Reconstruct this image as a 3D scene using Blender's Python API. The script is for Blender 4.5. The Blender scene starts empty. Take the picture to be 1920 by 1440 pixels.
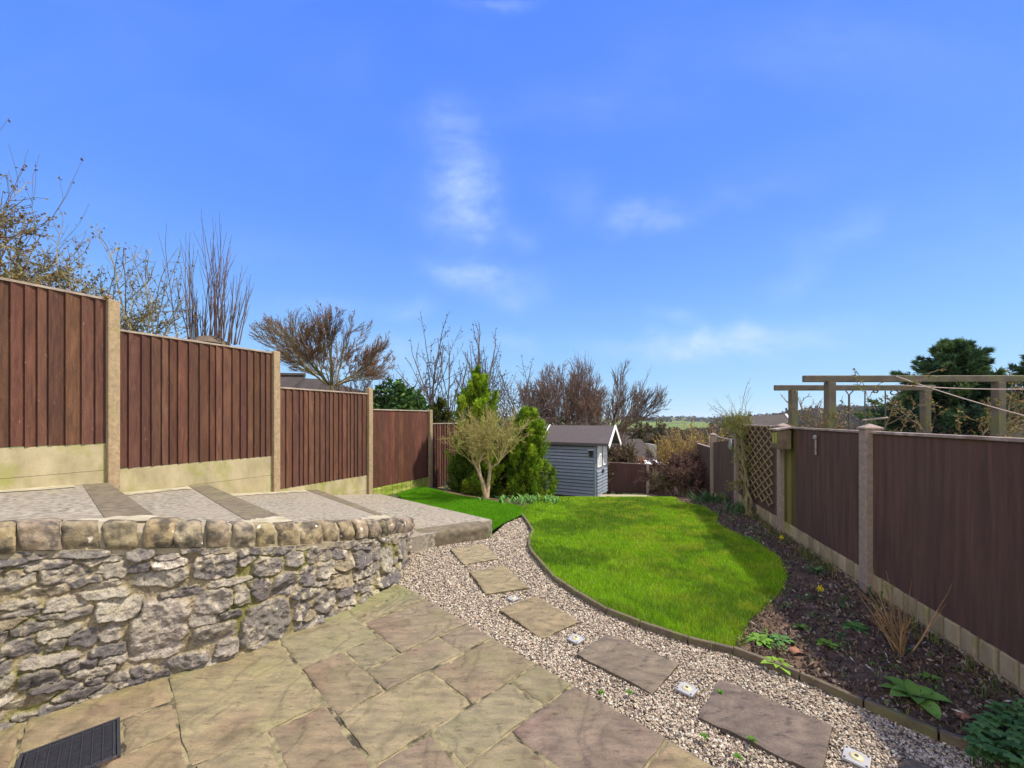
import bpy, bmesh, math, random
import numpy as np
from mathutils import Vector
from mathutils.geometry import tessellate_polygon
R = math.radians
scene = bpy.context.scene
COL = scene.collection
# ------------------------------------------------------------------ camera
CZ, F, HY = 1.55, 760.0, 785.0
cd = bpy.data.cameras.new('camera'); cam = bpy.data.objects.new('camera', cd); COL.objects.link(cam)
cd.sensor_width = 36; cd.lens = 36*F/1920; cd.shift_y = (HY-720)/1920
cd.clip_start = .05; cd.clip_end = 12000
cam.location = (0, 0, CZ); cam.rotation_euler = (R(90), 0, 0)
scene.camera = cam
# ------------------------------------------------------------------ light
SUN_AZ, SUN_EL = 88.0, 56.0
sd = bpy.data.lights.new('sun', 'SUN'); sd.energy = 4.6; sd.angle = R(1.5); sd.color = (1, .91, .78)
sun = bpy.data.objects.new('sun', sd); COL.objects.link(sun)
sv = Vector((math.sin(R(SUN_AZ))*math.cos(R(SUN_EL)), math.cos(R(SUN_AZ))*math.cos(R(SUN_EL)), math.sin(R(SUN_EL))))
sun.rotation_euler = sv.to_track_quat('Z', 'Y').to_euler(); sun.location = (20, 10, 30)
scene.view_settings.view_transform = 'Standard'; scene.view_settings.look = 'None'
scene.view_settings.exposure = .72; scene.view_settings.gamma = 1
world = bpy.data.worlds.new('World'); scene.world = world; world.use_nodes = True
def build_world():
    nt = world.node_tree; N = nt.nodes; L = nt.links; N.clear()
    out = N.new('ShaderNodeOutputWorld'); bg = N.new('ShaderNodeBackground'); L.new(bg.outputs[0], out.inputs[0])
    bg.inputs[1].default_value = .12
    sky = N.new('ShaderNodeTexSky'); sky.sky_type = 'NISHITA'; sky.sun_disc = False
    sky.sun_elevation = R(SUN_EL); sky.sun_rotation = R(SUN_AZ); sky.air_density = 1.0; sky.dust_density = .1; sky.ozone_density = 1.2
    tc = N.new('ShaderNodeTexCoord')
    def m(op, a, b=None, c=None, clamp=False):
        n = N.new('ShaderNodeMath'); n.operation = op; n.use_clamp = clamp
        for i, v in enumerate((a, b, c)):
            if v is None: continue
            if isinstance(v, (int, float)): n.inputs[i].default_value = v
            else: L.new(v, n.inputs[i])
        return n.outputs[0]
    sp = N.new('ShaderNodeSeparateXYZ'); L.new(tc.outputs['Generated'], sp.inputs[0])
    x, y, z = sp.outputs
    yy = m('MAXIMUM', y, .05)
    u = m('DIVIDE', x, yy); v = m('DIVIDE', z, yy)
    # lift towards the colour of the photographed sky, deeper blue overhead
    gr = N.new('ShaderNodeValToRGB'); L.new(z, gr.inputs[0]); e = gr.color_ramp.elements
    K = 5.05
    st = [(.0, (.43, .74, .97)), (.06, (.35, .65, 1.0)), (.175, (.245, .54, 1.02)), (.30, (.165, .415, 1.06)), (.40, (.128, .345, 1.09)), (.54, (.104, .30, 1.10)), (.72, (.088, .262, 1.10))]
    e[0].position = st[0][0]; e[0].color = (*[k*K for k in st[0][1]], 1); e[1].position = st[-1][0]; e[1].color = (*[k*K for k in st[-1][1]], 1)
    for p_, c_ in st[1:-1]: q = e.new(p_); q.color = (*[k*K for k in c_], 1)
    mul = N.new('ShaderNodeMixRGB'); mul.inputs[0].default_value = .88
    L.new(sky.outputs[0], mul.inputs[1]); L.new(gr.outputs[0], mul.inputs[2])
    # wisps of cirrus, each at its own bearing
    cv = N.new('ShaderNodeCombineXYZ'); L.new(u, cv.inputs[0]); L.new(v, cv.inputs[1])
    def noise(scale, det, rough, vec, sc=(1, 1, 1), dist=0):
        mp = N.new('ShaderNodeMapping'); mp.inputs['Scale'].default_value = sc; L.new(vec, mp.inputs[0])
        n = N.new('ShaderNodeTexNoise'); n.inputs['Scale'].default_value = scale; n.inputs['Detail'].default_value = det
        n.inputs['Roughness'].default_value = rough; n.inputs['Distortion'].default_value = dist
        L.new(mp.outputs[0], n.inputs[0]); return n.outputs[0]
    wu = m('MULTIPLY', m('SUBTRACT', noise(5, 5, .6, cv.outputs[0]), .5), .20)
    wv = m('MULTIPLY', m('SUBTRACT', noise(6.3, 3, .5, cv.outputs[0], (1.3, 1, 1)), .5), .10)
    u2 = m('ADD', u, wu); v2 = m('ADD', v, wv)
    blobs = [(870, 350, 50, 90, .46, 0), (900, 420, 45, 25, .3, 0), (840, 230, 60, 50, .16, 0), (850, 512, 50, 25, .36, 0), (930, 528, 55, 24, .42, 0), (970, 560, 60, 25, .22, 0),
             (1205, 412, 65, 26, .30, -.1), (1085, 370, 45, 45, .12, 0), (975, 450, 30, 22, .14, 0), (1370, 640, 190, 26, .62, -.06), (1300, 655, 90, 18, .3, 0), (1270, 592, 40, 12, .22, 0),
             (720, 665, 130, 35, .30, 0), (960, 640, 60, 18, .2, 0), (760, 575, 40, 20, .2, 0), (1590, 430, 90, 26, .14, -.3), (1500, 520, 60, 35, .13, -.6), (1240, 110, 120, 90, .05, 0),
             (1620, 90, 200, 60, .07, 0), (1080, 200, 120, 40, .08, 0), (620, 575, 90, 18, .10, 0), (930, 5, 60, 12, .2, 0), (470, 470, 160, 40, .05, 0), (1380, 370, 120, 30, .08, -.2)]
    tot = None
    for (px, py, rx, ry, a, sh) in blobs:
        cu, cw = (px-960)/F, (HY-py)/F
        du = m('SUBTRACT', u2, cu)
        dv = m('SUBTRACT', v2, cw)
        if sh: dv = m('MULTIPLY_ADD', du, sh, dv)
        a1 = m('MULTIPLY', du, F/rx); b1 = m('MULTIPLY', dv, F/ry)
        r2 = m('MULTIPLY_ADD', a1, a1, m('MULTIPLY', b1, b1))
        g = m('MULTIPLY', m('EXPONENT', m('MULTIPLY', r2, -1.0)), a)
        tot = g if tot is None else m('ADD', tot, g)
    tex = m('MULTIPLY_ADD', noise(8, 9, .68, cv.outputs[0], (1, 2.1, 1), .5), 2.9, -.55)
    dens = m('MULTIPLY', tot, tex, clamp=True)
    thin = m('MULTIPLY', m('SUBTRACT', noise(2.2, 5, .55, cv.outputs[0], (.8, 1.6, 1), .8), .47, clamp=True), .17)
    front = m('GREATER_THAN', y, .05)
    dens = m('MULTIPLY', m('ADD', dens, thin, clamp=True), front)
    mix = N.new('ShaderNodeMixRGB'); L.new(m('MULTIPLY', dens, .9), mix.inputs[0]); L.new(mul.outputs[0], mix.inputs[1])
    mix.inputs[2].default_value = (3.4, 4.3, 5.6, 1)
    # unseen broken cloud added behind and beside the camera as neutral shade fill
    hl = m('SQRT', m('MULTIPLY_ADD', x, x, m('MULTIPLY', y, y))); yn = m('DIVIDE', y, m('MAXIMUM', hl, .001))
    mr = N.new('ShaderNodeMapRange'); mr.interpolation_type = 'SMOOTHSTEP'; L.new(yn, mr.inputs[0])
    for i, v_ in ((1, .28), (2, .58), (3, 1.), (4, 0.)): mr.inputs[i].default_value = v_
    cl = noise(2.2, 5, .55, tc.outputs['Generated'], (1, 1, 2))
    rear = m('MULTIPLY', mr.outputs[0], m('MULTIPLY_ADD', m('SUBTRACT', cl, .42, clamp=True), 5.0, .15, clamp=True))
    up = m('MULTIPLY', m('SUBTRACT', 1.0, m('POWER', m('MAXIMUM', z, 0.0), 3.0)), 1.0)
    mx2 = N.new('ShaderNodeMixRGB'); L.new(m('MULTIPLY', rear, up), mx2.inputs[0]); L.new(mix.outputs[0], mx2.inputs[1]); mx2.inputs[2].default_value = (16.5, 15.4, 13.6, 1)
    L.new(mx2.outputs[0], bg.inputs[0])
build_world()
# ------------------------------------------------------------------ helpers
def at(px, py, z=0.0):
    Y = F*(CZ-z)/(py-HY); return ((px-960)/F*Y, Y, z)
def atY(px, py, Y): return ((px-960)/F*Y, Y, CZ-(py-HY)*Y/F)
def nrm(v): v = np.asarray(v, float); return v/(np.linalg.norm(v)+1e-12)
def tag(o, label=None, cat=None, group=None, kind=None):
    if label: o['label'] = label
    if cat: o['category'] = cat
    if group: o['group'] = group
    if kind: o['kind'] = kind
    return o
def empty(name, loc, label=None, cat=None, group=None):
    o = bpy.data.objects.new(name, None); COL.objects.link(o); o.location = loc; o.empty_display_size = .1
    return tag(o, label, cat, group)
def vnoise(p, seed=0):
    """value noise of points p (n,2|3), 0..1"""
    p = np.asarray(p, float); i = np.floor(p).astype(np.int64); f = p-i; f = f*f*(3-2*f); d = p.shape[1]
    def h(c):
        k = c[:, 0]*374761393+c[:, 1]*668265263+(c[:, 2]*2147483647 if d == 3 else 0)+seed*1274126177
        k = (k ^ (k >> 13))*1274126177; k = k ^ (k >> 16); return (k & 0xffffff)/float(0xffffff)
    r = 0
    for c in range(2**d):
        o = np.array([(c >> j) & 1 for j in range(d)]); w = np.prod(np.where(o, f, 1-f), axis=1); r = r+w*h(i+o)
    return r
def fbm(p, oct=4, seed=0, gain=.5):
    p = np.asarray(p, float); a, s, t = 1., 0., 0.
    for o in range(oct): s = s+a*vnoise(p*2**o, seed+o*17); t += a; a *= gain
    return s/t
class MB:
    def __init__(s): s.v = []; s.c = []; s.t = []; s.q = []; s.n = 0
    def add(s, v, tris=None, quads=None, col=(1, 1, 1)):
        v = np.asarray(v, float).reshape(-1, 3); c = np.asarray(col, float)
        if c.ndim == 1: c = np.tile(c, (len(v), 1))
        s.v.append(v); s.c.append(c)
        if tris is not None and len(tris): s.t.append(np.asarray(tris, np.int64).reshape(-1, 3)+s.n)
        if quads is not None and len(quads): s.q.append(np.asarray(quads, np.int64).reshape(-1, 4)+s.n)
        s.n += len(v)
    def box(s, c, size, rz=0, col=(1, 1, 1), ax=None, ay=None, az=None):
        if ax is None: ax = (math.cos(rz), math.sin(rz), 0); ay = (-math.sin(rz), math.cos(rz), 0)
        if az is None: az = (0, 0, 1)
        ax, ay, az, c = [np.asarray(k, float) for k in (ax, ay, az, c)]
        sx, sy, sz = [k/2 for k in size]; v = []
        for k in (-1, 1):
            for i, j in ((-1, -1), (1, -1), (1, 1), (-1, 1)): v.append(c+ax*i*sx+ay*j*sy+az*k*sz)
        s.add(v, quads=[(3, 2, 1, 0), (4, 5, 6, 7), (0, 1, 5, 4), (1, 2, 6, 5), (2, 3, 7, 6), (3, 0, 4, 7)], col=col)
    def bar(s, a, b, w, h, col=(1, 1, 1), up=(0, 0, 1)):
        a, b = np.asarray(a, float), np.asarray(b, float); d = nrm(b-a); sd_ = nrm(np.cross(d, up)); u = np.cross(sd_, d)
        s.box((a+b)/2, (np.linalg.norm(b-a), w, h), ax=d, ay=sd_*-1, az=u, col=col)
    def tube(s, P, r, sides=4, col=(1, 1, 1), cap=False):
        P = np.asarray(P, float); n = len(P); r = np.broadcast_to(np.asarray(r, float), (n,))
        T = np.gradient(P, axis=0); T /= np.linalg.norm(T, axis=1)[:, None]+1e-12
        ref = np.array([0, 0, 1.]) if abs(T[0, 2]) < .9 else np.array([1., 0, 0])
        A = np.cross(T, ref); A /= np.linalg.norm(A, axis=1)[:, None]+1e-9; B = np.cross(T, A)
        th = np.arange(sides)*2*math.pi/sides
        V = P[:, None]+r[:, None, None]*(A[:, None]*np.cos(th)[None, :, None]+B[:, None]*np.sin(th)[None, :, None])
        i = np.arange(n-1)[:, None]*sides; j = np.arange(sides)[None]; k = (j+1) % sides
        q = np.stack([i+j, i+k, i+sides+k, i+sides+j], -1).reshape(-1, 4)
        s.add(V.reshape(-1, 3), quads=q, col=col)
        if cap:
            for e in (0, n-1):
                s.add(np.vstack([V[e], P[e]]), tris=[(a, (a+1) % sides, sides) for a in range(sides)], col=col)
    def grid(s, V, col=(1, 1, 1), flip=False):
        V = np.asarray(V, float); a, b = V.shape[:2]
        i = np.arange(a-1)[:, None]*b; j = np.arange(b-1)[None]
        q = np.stack([i+j, i+j+1, i+b+j+1, i+b+j], -1).reshape(-1, 4)
        if flip: q = q[:, ::-1]
        c = np.asarray(col, float); c = c.reshape(-1, 3) if c.ndim > 1 else c
        s.add(V.reshape(-1, 3), quads=q, col=c)
    def prism(s, pts, z0, z1, col=(1, 1, 1)):
        n = len(pts); v = [(p[0], p[1], z0) for p in pts]+[(p[0], p[1], z1) for p in pts]
        tr = [t for t in tessellate_polygon([[Vector((p[0], p[1], 0)) for p in pts]])]
        s.add(v, tris=[(a+n, b+n, c+n) for a, b, c in tr]+[(c, b, a) for a, b, c in tr], quads=[(i, (i+1) % n, (i+1) % n+n, i+n) for i in range(n)], col=col)
    def lathe(s, prof, c, sides=16, col=(1, 1, 1)):
        th = np.linspace(0, 2*math.pi, sides+1); V = np.array([[(c[0]+r*math.cos(t), c[1]+r*math.sin(t), c[2]+z) for t in th] for r, z in prof]); s.grid(V, col=col)
    def build(s, name, mat, parent=None, smooth=False, bevel=0, fixn=False):
        me = bpy.data.meshes.new(name); o = bpy.data.objects.new(name, me); COL.objects.link(o)
        V = np.concatenate(s.v); C = np.concatenate(s.c)
        if parent is not None:
            off = np.array(parent.location); pp = parent.parent
            while pp is not None: off = off+np.array(pp.location); pp = pp.parent
            V = V-off; o.parent = parent
        T = np.concatenate(s.t) if s.t else np.zeros((0, 3), np.int64); Q = np.concatenate(s.q) if s.q else np.zeros((0, 4), np.int64)
        me.vertices.add(len(V)); me.vertices.foreach_set('co', V.astype(np.float32).ravel())
        loops = np.concatenate([T.ravel(), Q.ravel()]).astype(np.int32); me.loops.add(len(loops)); me.loops.foreach_set('vertex_index', loops)
        st = np.concatenate([np.arange(len(T))*3, len(T)*3+np.arange(len(Q))*4]).astype(np.int32)
        me.polygons.add(len(st)); me.polygons.foreach_set('loop_start', st)
        me.polygons.foreach_set('use_smooth', np.full(len(st), bool(smooth)))
        me.update(calc_edges=True)
        ca = me.color_attributes.new('Col', 'FLOAT_COLOR', 'POINT')
        ca.data.foreach_set('color', np.concatenate([C, np.ones((len(C), 1))], 1).astype(np.float32).ravel())
        if fixn:
            b = bmesh.new(); b.from_mesh(me); bmesh.ops.recalc_face_normals(b, faces=b.faces); b.to_mesh(me); b.free()
        me.materials.append(mat)
        if bevel:
            mo = o.modifiers.new('bevel', 'BEVEL'); mo.width = bevel; mo.segments = 2; mo.limit_method = 'ANGLE'
        return o
def mat(name, c1, c2=None, scale=6, detail=6, stretch=(1, 1, 1), c3=None, s3=1.5, t3=(.55, .7), st3=(1, 1, 1), rough=.85, bump=.25, bscale=None, bdist=.01,
        vcol=False, transl=0., spec=.3, c4=None, s4=60, t4=(.62, .66), contrast=(.3, .7)):
    m = bpy.data.materials.new(name); m.use_nodes = True; nt = m.node_tree; N = nt.nodes; L = nt.links
    b = N['Principled BSDF']; b.inputs['Roughness'].default_value = rough; b.inputs['Specular IOR Level'].default_value = spec
    tc = N.new('ShaderNodeTexCoord')
    def noise(sc, st, det=detail, ro=.6):
        mp = N.new('ShaderNodeMapping'); mp.inputs['Scale'].default_value = st; L.new(tc.outputs['Object'], mp.inputs[0])
        n = N.new('ShaderNodeTexNoise'); n.inputs['Scale'].default_value = sc; n.inputs['Detail'].default_value = det; n.inputs['Roughness'].default_value = ro
        L.new(mp.outputs[0], n.inputs[0]); return n.outputs[0]
    def ramp(s_, p0, p1, a, c):
        r = N.new('ShaderNodeValToRGB'); e = r.color_ramp.elements; e[0].position = p0; e[1].position = p1; e[0].color = (*a, 1); e[1].color = (*c, 1); L.new(s_, r.inputs[0]); return r.outputs[0]
    if c2 is None: c2 = tuple(k*.8 for k in c1)
    nz = noise(scale, stretch); col = ramp(nz, contrast[0], contrast[1], c2, c1)
    def mixc(f, a, c, mode='MIX'):
        x = N.new('ShaderNodeMixRGB'); x.blend_type = mode
        if isinstance(f, (int, float)): x.inputs[0].default_value = f
        else: L.new(f, x.inputs[0])
        L.new(a, x.inputs[1])
        if isinstance(c, tuple): x.inputs[2].default_value = (*c, 1)
        else: L.new(c, x.inputs[2])
        return x.outputs[0]
    if c3: col = mixc(ramp(noise(s3, st3, 5), t3[0], t3[1], (0, 0, 0), (1, 1, 1)), col, c3)
    if c4: col = mixc(ramp(noise(s4, stretch, 3), t4[0], t4[1], (0, 0, 0), (1, 1, 1)), col, c4)
    if vcol:
        a = N.new('ShaderNodeAttribute'); a.attribute_name = 'Col'; col = mixc(1., col, a.outputs['Color'], 'MULTIPLY')
    L.new(col, b.inputs['Base Color'])
    if bump:
        bp = N.new('ShaderNodeBump'); bp.inputs['Strength'].default_value = bump; bp.inputs['Distance'].default_value = bdist
        L.new(noise(bscale or scale*4, stretch, 8, .65), bp.inputs['Height']); L.new(bp.outputs[0], b.inputs['Normal'])
    if transl:
        t = N.new('ShaderNodeBsdfTranslucent'); L.new(col, t.inputs[0]); ms = N.new('ShaderNodeMixShader'); ms.inputs[0].default_value = transl
        L.new(b.outputs[0], ms.inputs[1]); L.new(t.outputs[0], ms.inputs[2]); L.new(ms.outputs[0], N['Material Output'].inputs[0])
    return m
W3 = (1, 1, 1)
M = {}
M['fence_l'] = mat('brown fence timber', (.108, .042, .023), (.048, .020, .013), 9, stretch=(5, 5, .5), c3=(.135, .060, .034), s3=3, st3=(3, 3, .7), t3=(.5, .8), bump=.6, bscale=30, vcol=True, c4=(.36, .25, .19), s4=22, t4=(.70, .76))
M['fence_r'] = mat('dark fence timber', (.098, .050, .038), (.060, .031, .025), 5, stretch=(4, 4, .3), contrast=(.38, .64), c3=(.074, .050, .033), s3=.9, st3=(1.5, 1.5, .8), t3=(.45, .8), bump=.4, bscale=30, vcol=True, c4=(.115, .085, .065), s4=14, t4=(.66, .8))
M['cap'] = mat('weathered rail timber', (.36, .30, .23), (.17, .125, .10), 7, stretch=(1, 1, 3), c3=(.30, .26, .22), s3=4, bump=.4)
M['cap_r'] = mat('flaking rail timber', (.32, .26, .22), (.12, .075, .06), 9, c3=(.42, .36, .31), s3=7, bump=.4)
M['post'] = mat('concrete post', (.34, .25, .145), (.21, .155, .09), 22, c3=(.20, .185, .06), s3=1.8, t3=(.55, .8), c4=(.11, .09, .06), s4=70, bump=.5, bscale=120, vcol=True)
M['post_r'] = mat('concrete post pinkish', (.30, .225, .185), (.20, .155, .125), 22, c3=(.20, .175, .11), s3=1.8, t3=(.55, .8), c4=(.12, .09, .07), s4=70, bump=.5, bscale=120, vcol=True)
M['board'] = mat('concrete gravel board', (.38, .325, .20), (.235, .20, .11), 5, stretch=(1, 1, .6), c3=(.21, .215, .05), s3=3.2, st3=(1, 1, .7), t3=(.49, .66), c4=(.12, .12, .05), s4=9, t4=(.66, .8), bump=.35, bscale=60, vcol=True)
M['step'] = mat('worn concrete paving', (.34, .31, .235), (.10, .088, .06), 26, detail=12, c3=(.25, .21, .16), s3=2.5, t3=(.4, .75), c4=(.30, .28, .13), s4=3.5, t4=(.62, .8), bump=.7, bscale=90, contrast=(.38, .62))
M['nosing'] = mat('stone nosing', (.185, .15, .095), (.075, .06, .038), 14, c3=(.16, .15, .075), s3=3, bump=.5, bscale=60)
M['mortar_pale'] = mat('pale mortar', (.42, .37, .27), (.22, .20, .11), 9, bump=.3)
M['rubble'] = mat('rubble limestone', (1.15, 1.08, .98), (.50, .47, .44), 34, detail=9, vcol=True, c3=(1.02, .98, .78), s3=6, t3=(.54, .74), bump=.9, bscale=70, bdist=.012, rough=.9, c4=(.35, .33, .3), s4=90, t4=(.6, .66))
M['coping'] = mat('coping sandstone', (.33, .27, .165), (.15, .12, .075), 14, vcol=True, c3=(.075, .065, .05), s3=10, t3=(.46, .60), c4=(.60, .55, .43), s4=14, t4=(.67, .70), bump=.8, bscale=60, rough=.9)
M['slab'] = mat('riven sandstone', (1.22, 1.17, 1.08), (.66, .65, .66), 7, stretch=(1, 3.2, 1), vcol=True, c3=(.80, .88, .66), s3=2.6, t3=(.48, .78), bump=.95, bscale=34, bdist=.014, rough=.85, c4=(.55, .50, .46), s4=13, t4=(.58, .72), detail=12)
M['slab_gravel'] = mat('dark riven sandstone', (1.2, 1.08, .88), (.62, .56, .48), 9, stretch=(1, 2.5, 1), vcol=True, bump=1., bscale=34, bdist=.016, rough=.85, c4=(.5, .46, .42), s4=13, t4=(.56, .70))
M['joint'] = mat('sandy joint', (.32, .26, .135), (.11, .10, .05), 14, c3=(.04, .035, .02), s3=9, t3=(.5, .62), bump=.8, bscale=80)
M['gravelbed'] = mat('gravel bed', (.30, .25, .20), (.09, .07, .055), 90, bump=1, bscale=90)
M['pebble'] = mat('gravel chips', (1, 1, 1), (.8, .78, .76), 60, vcol=True, bump=.2, rough=.75)
M['soil'] = mat('bed soil', (.18, .11, .064), (.060, .038, .025), 22, detail=9, c3=(.10, .07, .05), s3=30, t3=(.58, .68), c4=(.30, .24, .18), s4=75, t4=(.70, .74), bump=1, bscale=40, bdist=.03)
M['litter'] = mat('bark and leaf litter', (1, 1, 1), (.7, .7, .7), 30, vcol=True)
M['lawnbase'] = mat('lawn thatch', (.055, .10, .008), (.045, .06, .01), 8, bump=.8, bscale=60)
M['grass'] = mat('grass', (1, 1, 1), (.82, .85, .8), 3, vcol=True, transl=.25, bump=0, rough=.9, spec=.1)
M['turf'] = mat('artificial turf', (.06, .17, .008), (.04, .12, .006), 60, bump=1, bscale=220)
M['edging'] = mat('edging timber', (.15, .115, .075), (.075, .058, .038), 12, c3=(.10, .10, .03), s3=3, bump=.6)
M['earth'] = mat('rough ground', (.07, .09, .03), (.05, .045, .025), 1.5, bump=.6)
M['pad'] = mat('shed pad concrete', (.38, .32, .20), (.28, .24, .15), 5, c3=(.25, .24, .1), s3=2, bump=.3)
M['shed'] = mat('blue grey shed paint', (.20, .232, .275), (.155, .182, .22), 6, stretch=(1, 1, 4), bump=.25, bscale=40, rough=.6, vcol=True)
M['white'] = mat('white paint', (.78, .78, .76), (.66, .66, .64), 8, bump=.1, rough=.5)
M['felt'] = mat('roofing felt', (.095, .078, .075), (.070, .058, .056), 30, bump=.5, bscale=150, c3=(.11, .095, .09), s3=1.5)
M['black'] = mat('black rubber', (.012, .012, .013), (.02, .02, .02), 20, bump=.2, rough=.6)
M['cover'] = mat('black plastic cover', (.022, .023, .028), (.035, .035, .04), 40, bump=.3, rough=.5, c3=(.12, .08, .05), s3=7, t3=(.66, .72))
M['glass'] = mat('window glass', (.62, .64, .66), (.5, .52, .55), 3, bump=0, rough=.08, spec=.8)
M['pergola'] = mat('weathered pergola timber', (.14, .115, .085), (.075, .06, .045), 6, stretch=(1, 1, 1), c3=(.13, .14, .045), s3=2.5, t3=(.5, .7), bump=.5, bscale=40)
M['rope'] = mat('rope', (.55, .42, .38), bump=.1)
M['metal'] = mat('dark metal', (.07, .06, .055), bump=.1, rough=.5)
M['tile'] = mat('roof tiles', (.055, .043, .037), (.032, .026, .023), 3, bump=.5, c3=(.045, .045, .028), s3=.8)
M['housewall'] = mat('house render', (.72, .70, .66), (.6, .58, .55), 3, bump=.1)
M['housestone'] = mat('house stone', (.36, .33, .29), (.25, .23, .2), 3, bump=.3)
M['bark'] = mat('bark', (1, 1, 1), (.6, .6, .6), 14, vcol=True, bump=.5)
M['leaf'] = mat('leaves', (1, 1, 1), (.8, .8, .8), 5, vcol=True, transl=.22, bump=0, rough=.85, spec=.1)
M['hill'] = mat('hill fields', (1, 1, 1), (.9, .9, .9), .02, vcol=True, bump=0, rough=1, spec=0)
M['trellis'] = mat('trellis batten', (.30, .215, .10), (.19, .135, .06), 12, bump=.4)
M['birdbox'] = mat('bird feeder timber', (.17, .12, .07), (.09, .065, .04), 12, c3=(.14, .14, .05), s3=6, bump=.4)
M['mossglass'] = mat('mossy feeder window', (.34, .36, .06), (.16, .19, .03), 30, bump=.3)
M['stonegrey'] = mat('cast grey ornament', (.30, .30, .28), (.2, .2, .19), 30, bump=.3)
M['terra'] = mat('terracotta', (.30, .13, .07), (.2, .09, .05), 20, bump=.3)
M['lens'] = mat('amber lens', (.55, .48, .26), (.4, .36, .2), 40, bump=.2, rough=.3)
M['steel'] = mat('brushed steel', (.33, .33, .32), (.26, .26, .25), 30, bump=.1, rough=.4)
M['petal'] = mat('daffodil petal', (.75, .62, .03), bump=0, transl=.2)
# ------------------------------------------------------------------ ground
GY = [-50, 0, 7, 8, 9, 10, 11, 12.5, 17, 25, 60, 150, 400, 900, 1500, 2600, 4000, 9000]
GZ = [0, 0, 0, -.05, -.245, -.44, -.65, -.86, -1.63, -3.0, -6, -10, -16, -10, 0, 9, -10, -60]
LFX = lambda Y: -6.73+.5*Y          # left fence line
RFX = lambda Y: 2.265+.25*Y         # right fence line
def ss(a, b, x): t = np.clip((x-a)/(b-a), 0, 1); return t*t*(3-2*t)
def gz(X, Y):
    X = np.asarray(X, float); Y = np.asarray(Y, float)
    z = np.interp(Y, GY, GZ)
    z = z+.26*ss(.3, 1.9, -X)*ss(7.4, 9.2, Y)*(1-ss(14, 20, Y))
    z = z+ss(0.05, .6, LFX(Y)-X)*.75*(1-ss(11, 22, Y))*ss(-1, .5, 12-Y)
    far = ss(500, 1500, Y)
    u = X/np.maximum(Y, 1)
    prof = 6*np.sin(u*9+1.1)+4*np.sin(u*23+.5)+ 10*np.exp(-((u-.42)/.05)**2)
    z = z+far*(prof*Y/2600)
    z = z+ss(300, 700, Y)*(1-ss(1000, 1500, Y))*ss(.50, .85, u)*23
    return z
def sheet(name, poly, step, mt, off=0., zf=None, kind='structure', skirt=0):
    poly = [(p[0], p[1]) for p in poly]
    b = bmesh.new(); vs = [b.verts.new((p[0], p[1], 0)) for p in poly]
    for t in tessellate_polygon([[Vector((p[0], p[1], 0)) for p in poly]]):
        try: b.faces.new([vs[i] for i in t])
        except ValueError: pass
    xs = [p[0] for p in poly]; ys = [p[1] for p in poly]
    for ax, lo, hi in ((0, min(xs), max(xs)), (1, min(ys), max(ys))):
        k = math.floor(lo/step)*step+step
        while k < hi:
            co = [0, 0, 0]; co[ax] = k; no = [0, 0, 0]; no[ax] = 1
            bmesh.ops.bisect_plane(b, geom=b.verts[:]+b.edges[:]+b.faces[:], plane_co=co, plane_no=no); k += step
    P = np.array([v.co[:2] for v in b.verts]); z = gz(P[:, 0], P[:, 1])+off
    if zf is not None: z = z+zf(P)
    for v, q in zip(b.verts, z): v.co.z = q
    bmesh.ops.recalc_face_normals(b, faces=b.faces)
    if sum(f.normal.z for f in b.faces) < 0: bmesh.ops.reverse_faces(b, faces=b.faces)
    me = bpy.data.meshes.new(name); b.to_mesh(me); b.free(); me.materials.append(mt)
    for p in me.polygons: p.use_smooth = True
    o = bpy.data.objects.new(name, me); COL.objects.link(o); return tag(o, kind=kind)
def inside(P, poly):
    x, y = P[:, 0], P[:, 1]; r = np.zeros(len(P), bool); n = len(poly); j = n-1
    for i in range(n):
        xi, yi, xj, yj = poly[i][0], poly[i][1], poly[j][0], poly[j][1]
        c = ((yi > y) != (yj > y)) & (x < (xj-xi)*(y-yi)/(yj-yi+1e-12)+xi); r ^= c; j = i
    return r
def terrain():
    ys = np.concatenate([np.linspace(-30, 0, 8)[:-1], np.linspace(0, 20, 81), np.geomspace(20.5, 9000, 90)])
    us = np.concatenate([np.linspace(-1.7, -1.3, 5)[:-1], np.linspace(-1.3, 1.6, 170), [1.8, 2.2]])
    Y, U = np.meshgrid(ys, us, indexing='ij'); X = U*np.maximum(Y+8, 14)
    Z = gz(X, Y)-.06
    P = np.stack([X, Y, Z], -1); g = np.stack([X.ravel(), Y.ravel()], 1)
    f1 = fbm(g/np.array([130, 260]), 3, 3); f2 = fbm(g/40, 3, 9); yr = Y.ravel()
    field = np.stack([.09+.06*f2, .14+.05*f2, .05+0*f2], 1); wood = np.stack([.075+.02*f2, .062+.02*f2, .048+.01*f2], 1)
    k = ((f1 > .5)*1.)[:, None]; k = np.where((yr > 900)[:, None], ss(.50, .53, f1)[:, None], 1-ss(.3, .4, f1)[:, None]*.9)
    c = wood*k+field*(1-k); ur = (X/np.maximum(Y, 1)).ravel()
    rw = (ss(.5, .62, ur)*(yr > 250)*(yr < 1400))[:, None]; c = c*(1-rw)+wood*rw*np.array([[.5, .5, .42]])
    near = (yr < 30)[:, None]; c = np.where(near, np.array([[.06, .075, .03]]), c)
    m = MB(); m.grid(P, col=c.reshape(P.shape)); o = m.build('terrain', M['hill'], smooth=True, fixn=False)
    for p in o.data.polygons[:1]:
        if p.normal.z < 0: o.data.flip_normals()
    tag(o, kind='structure')
terrain()
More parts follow.
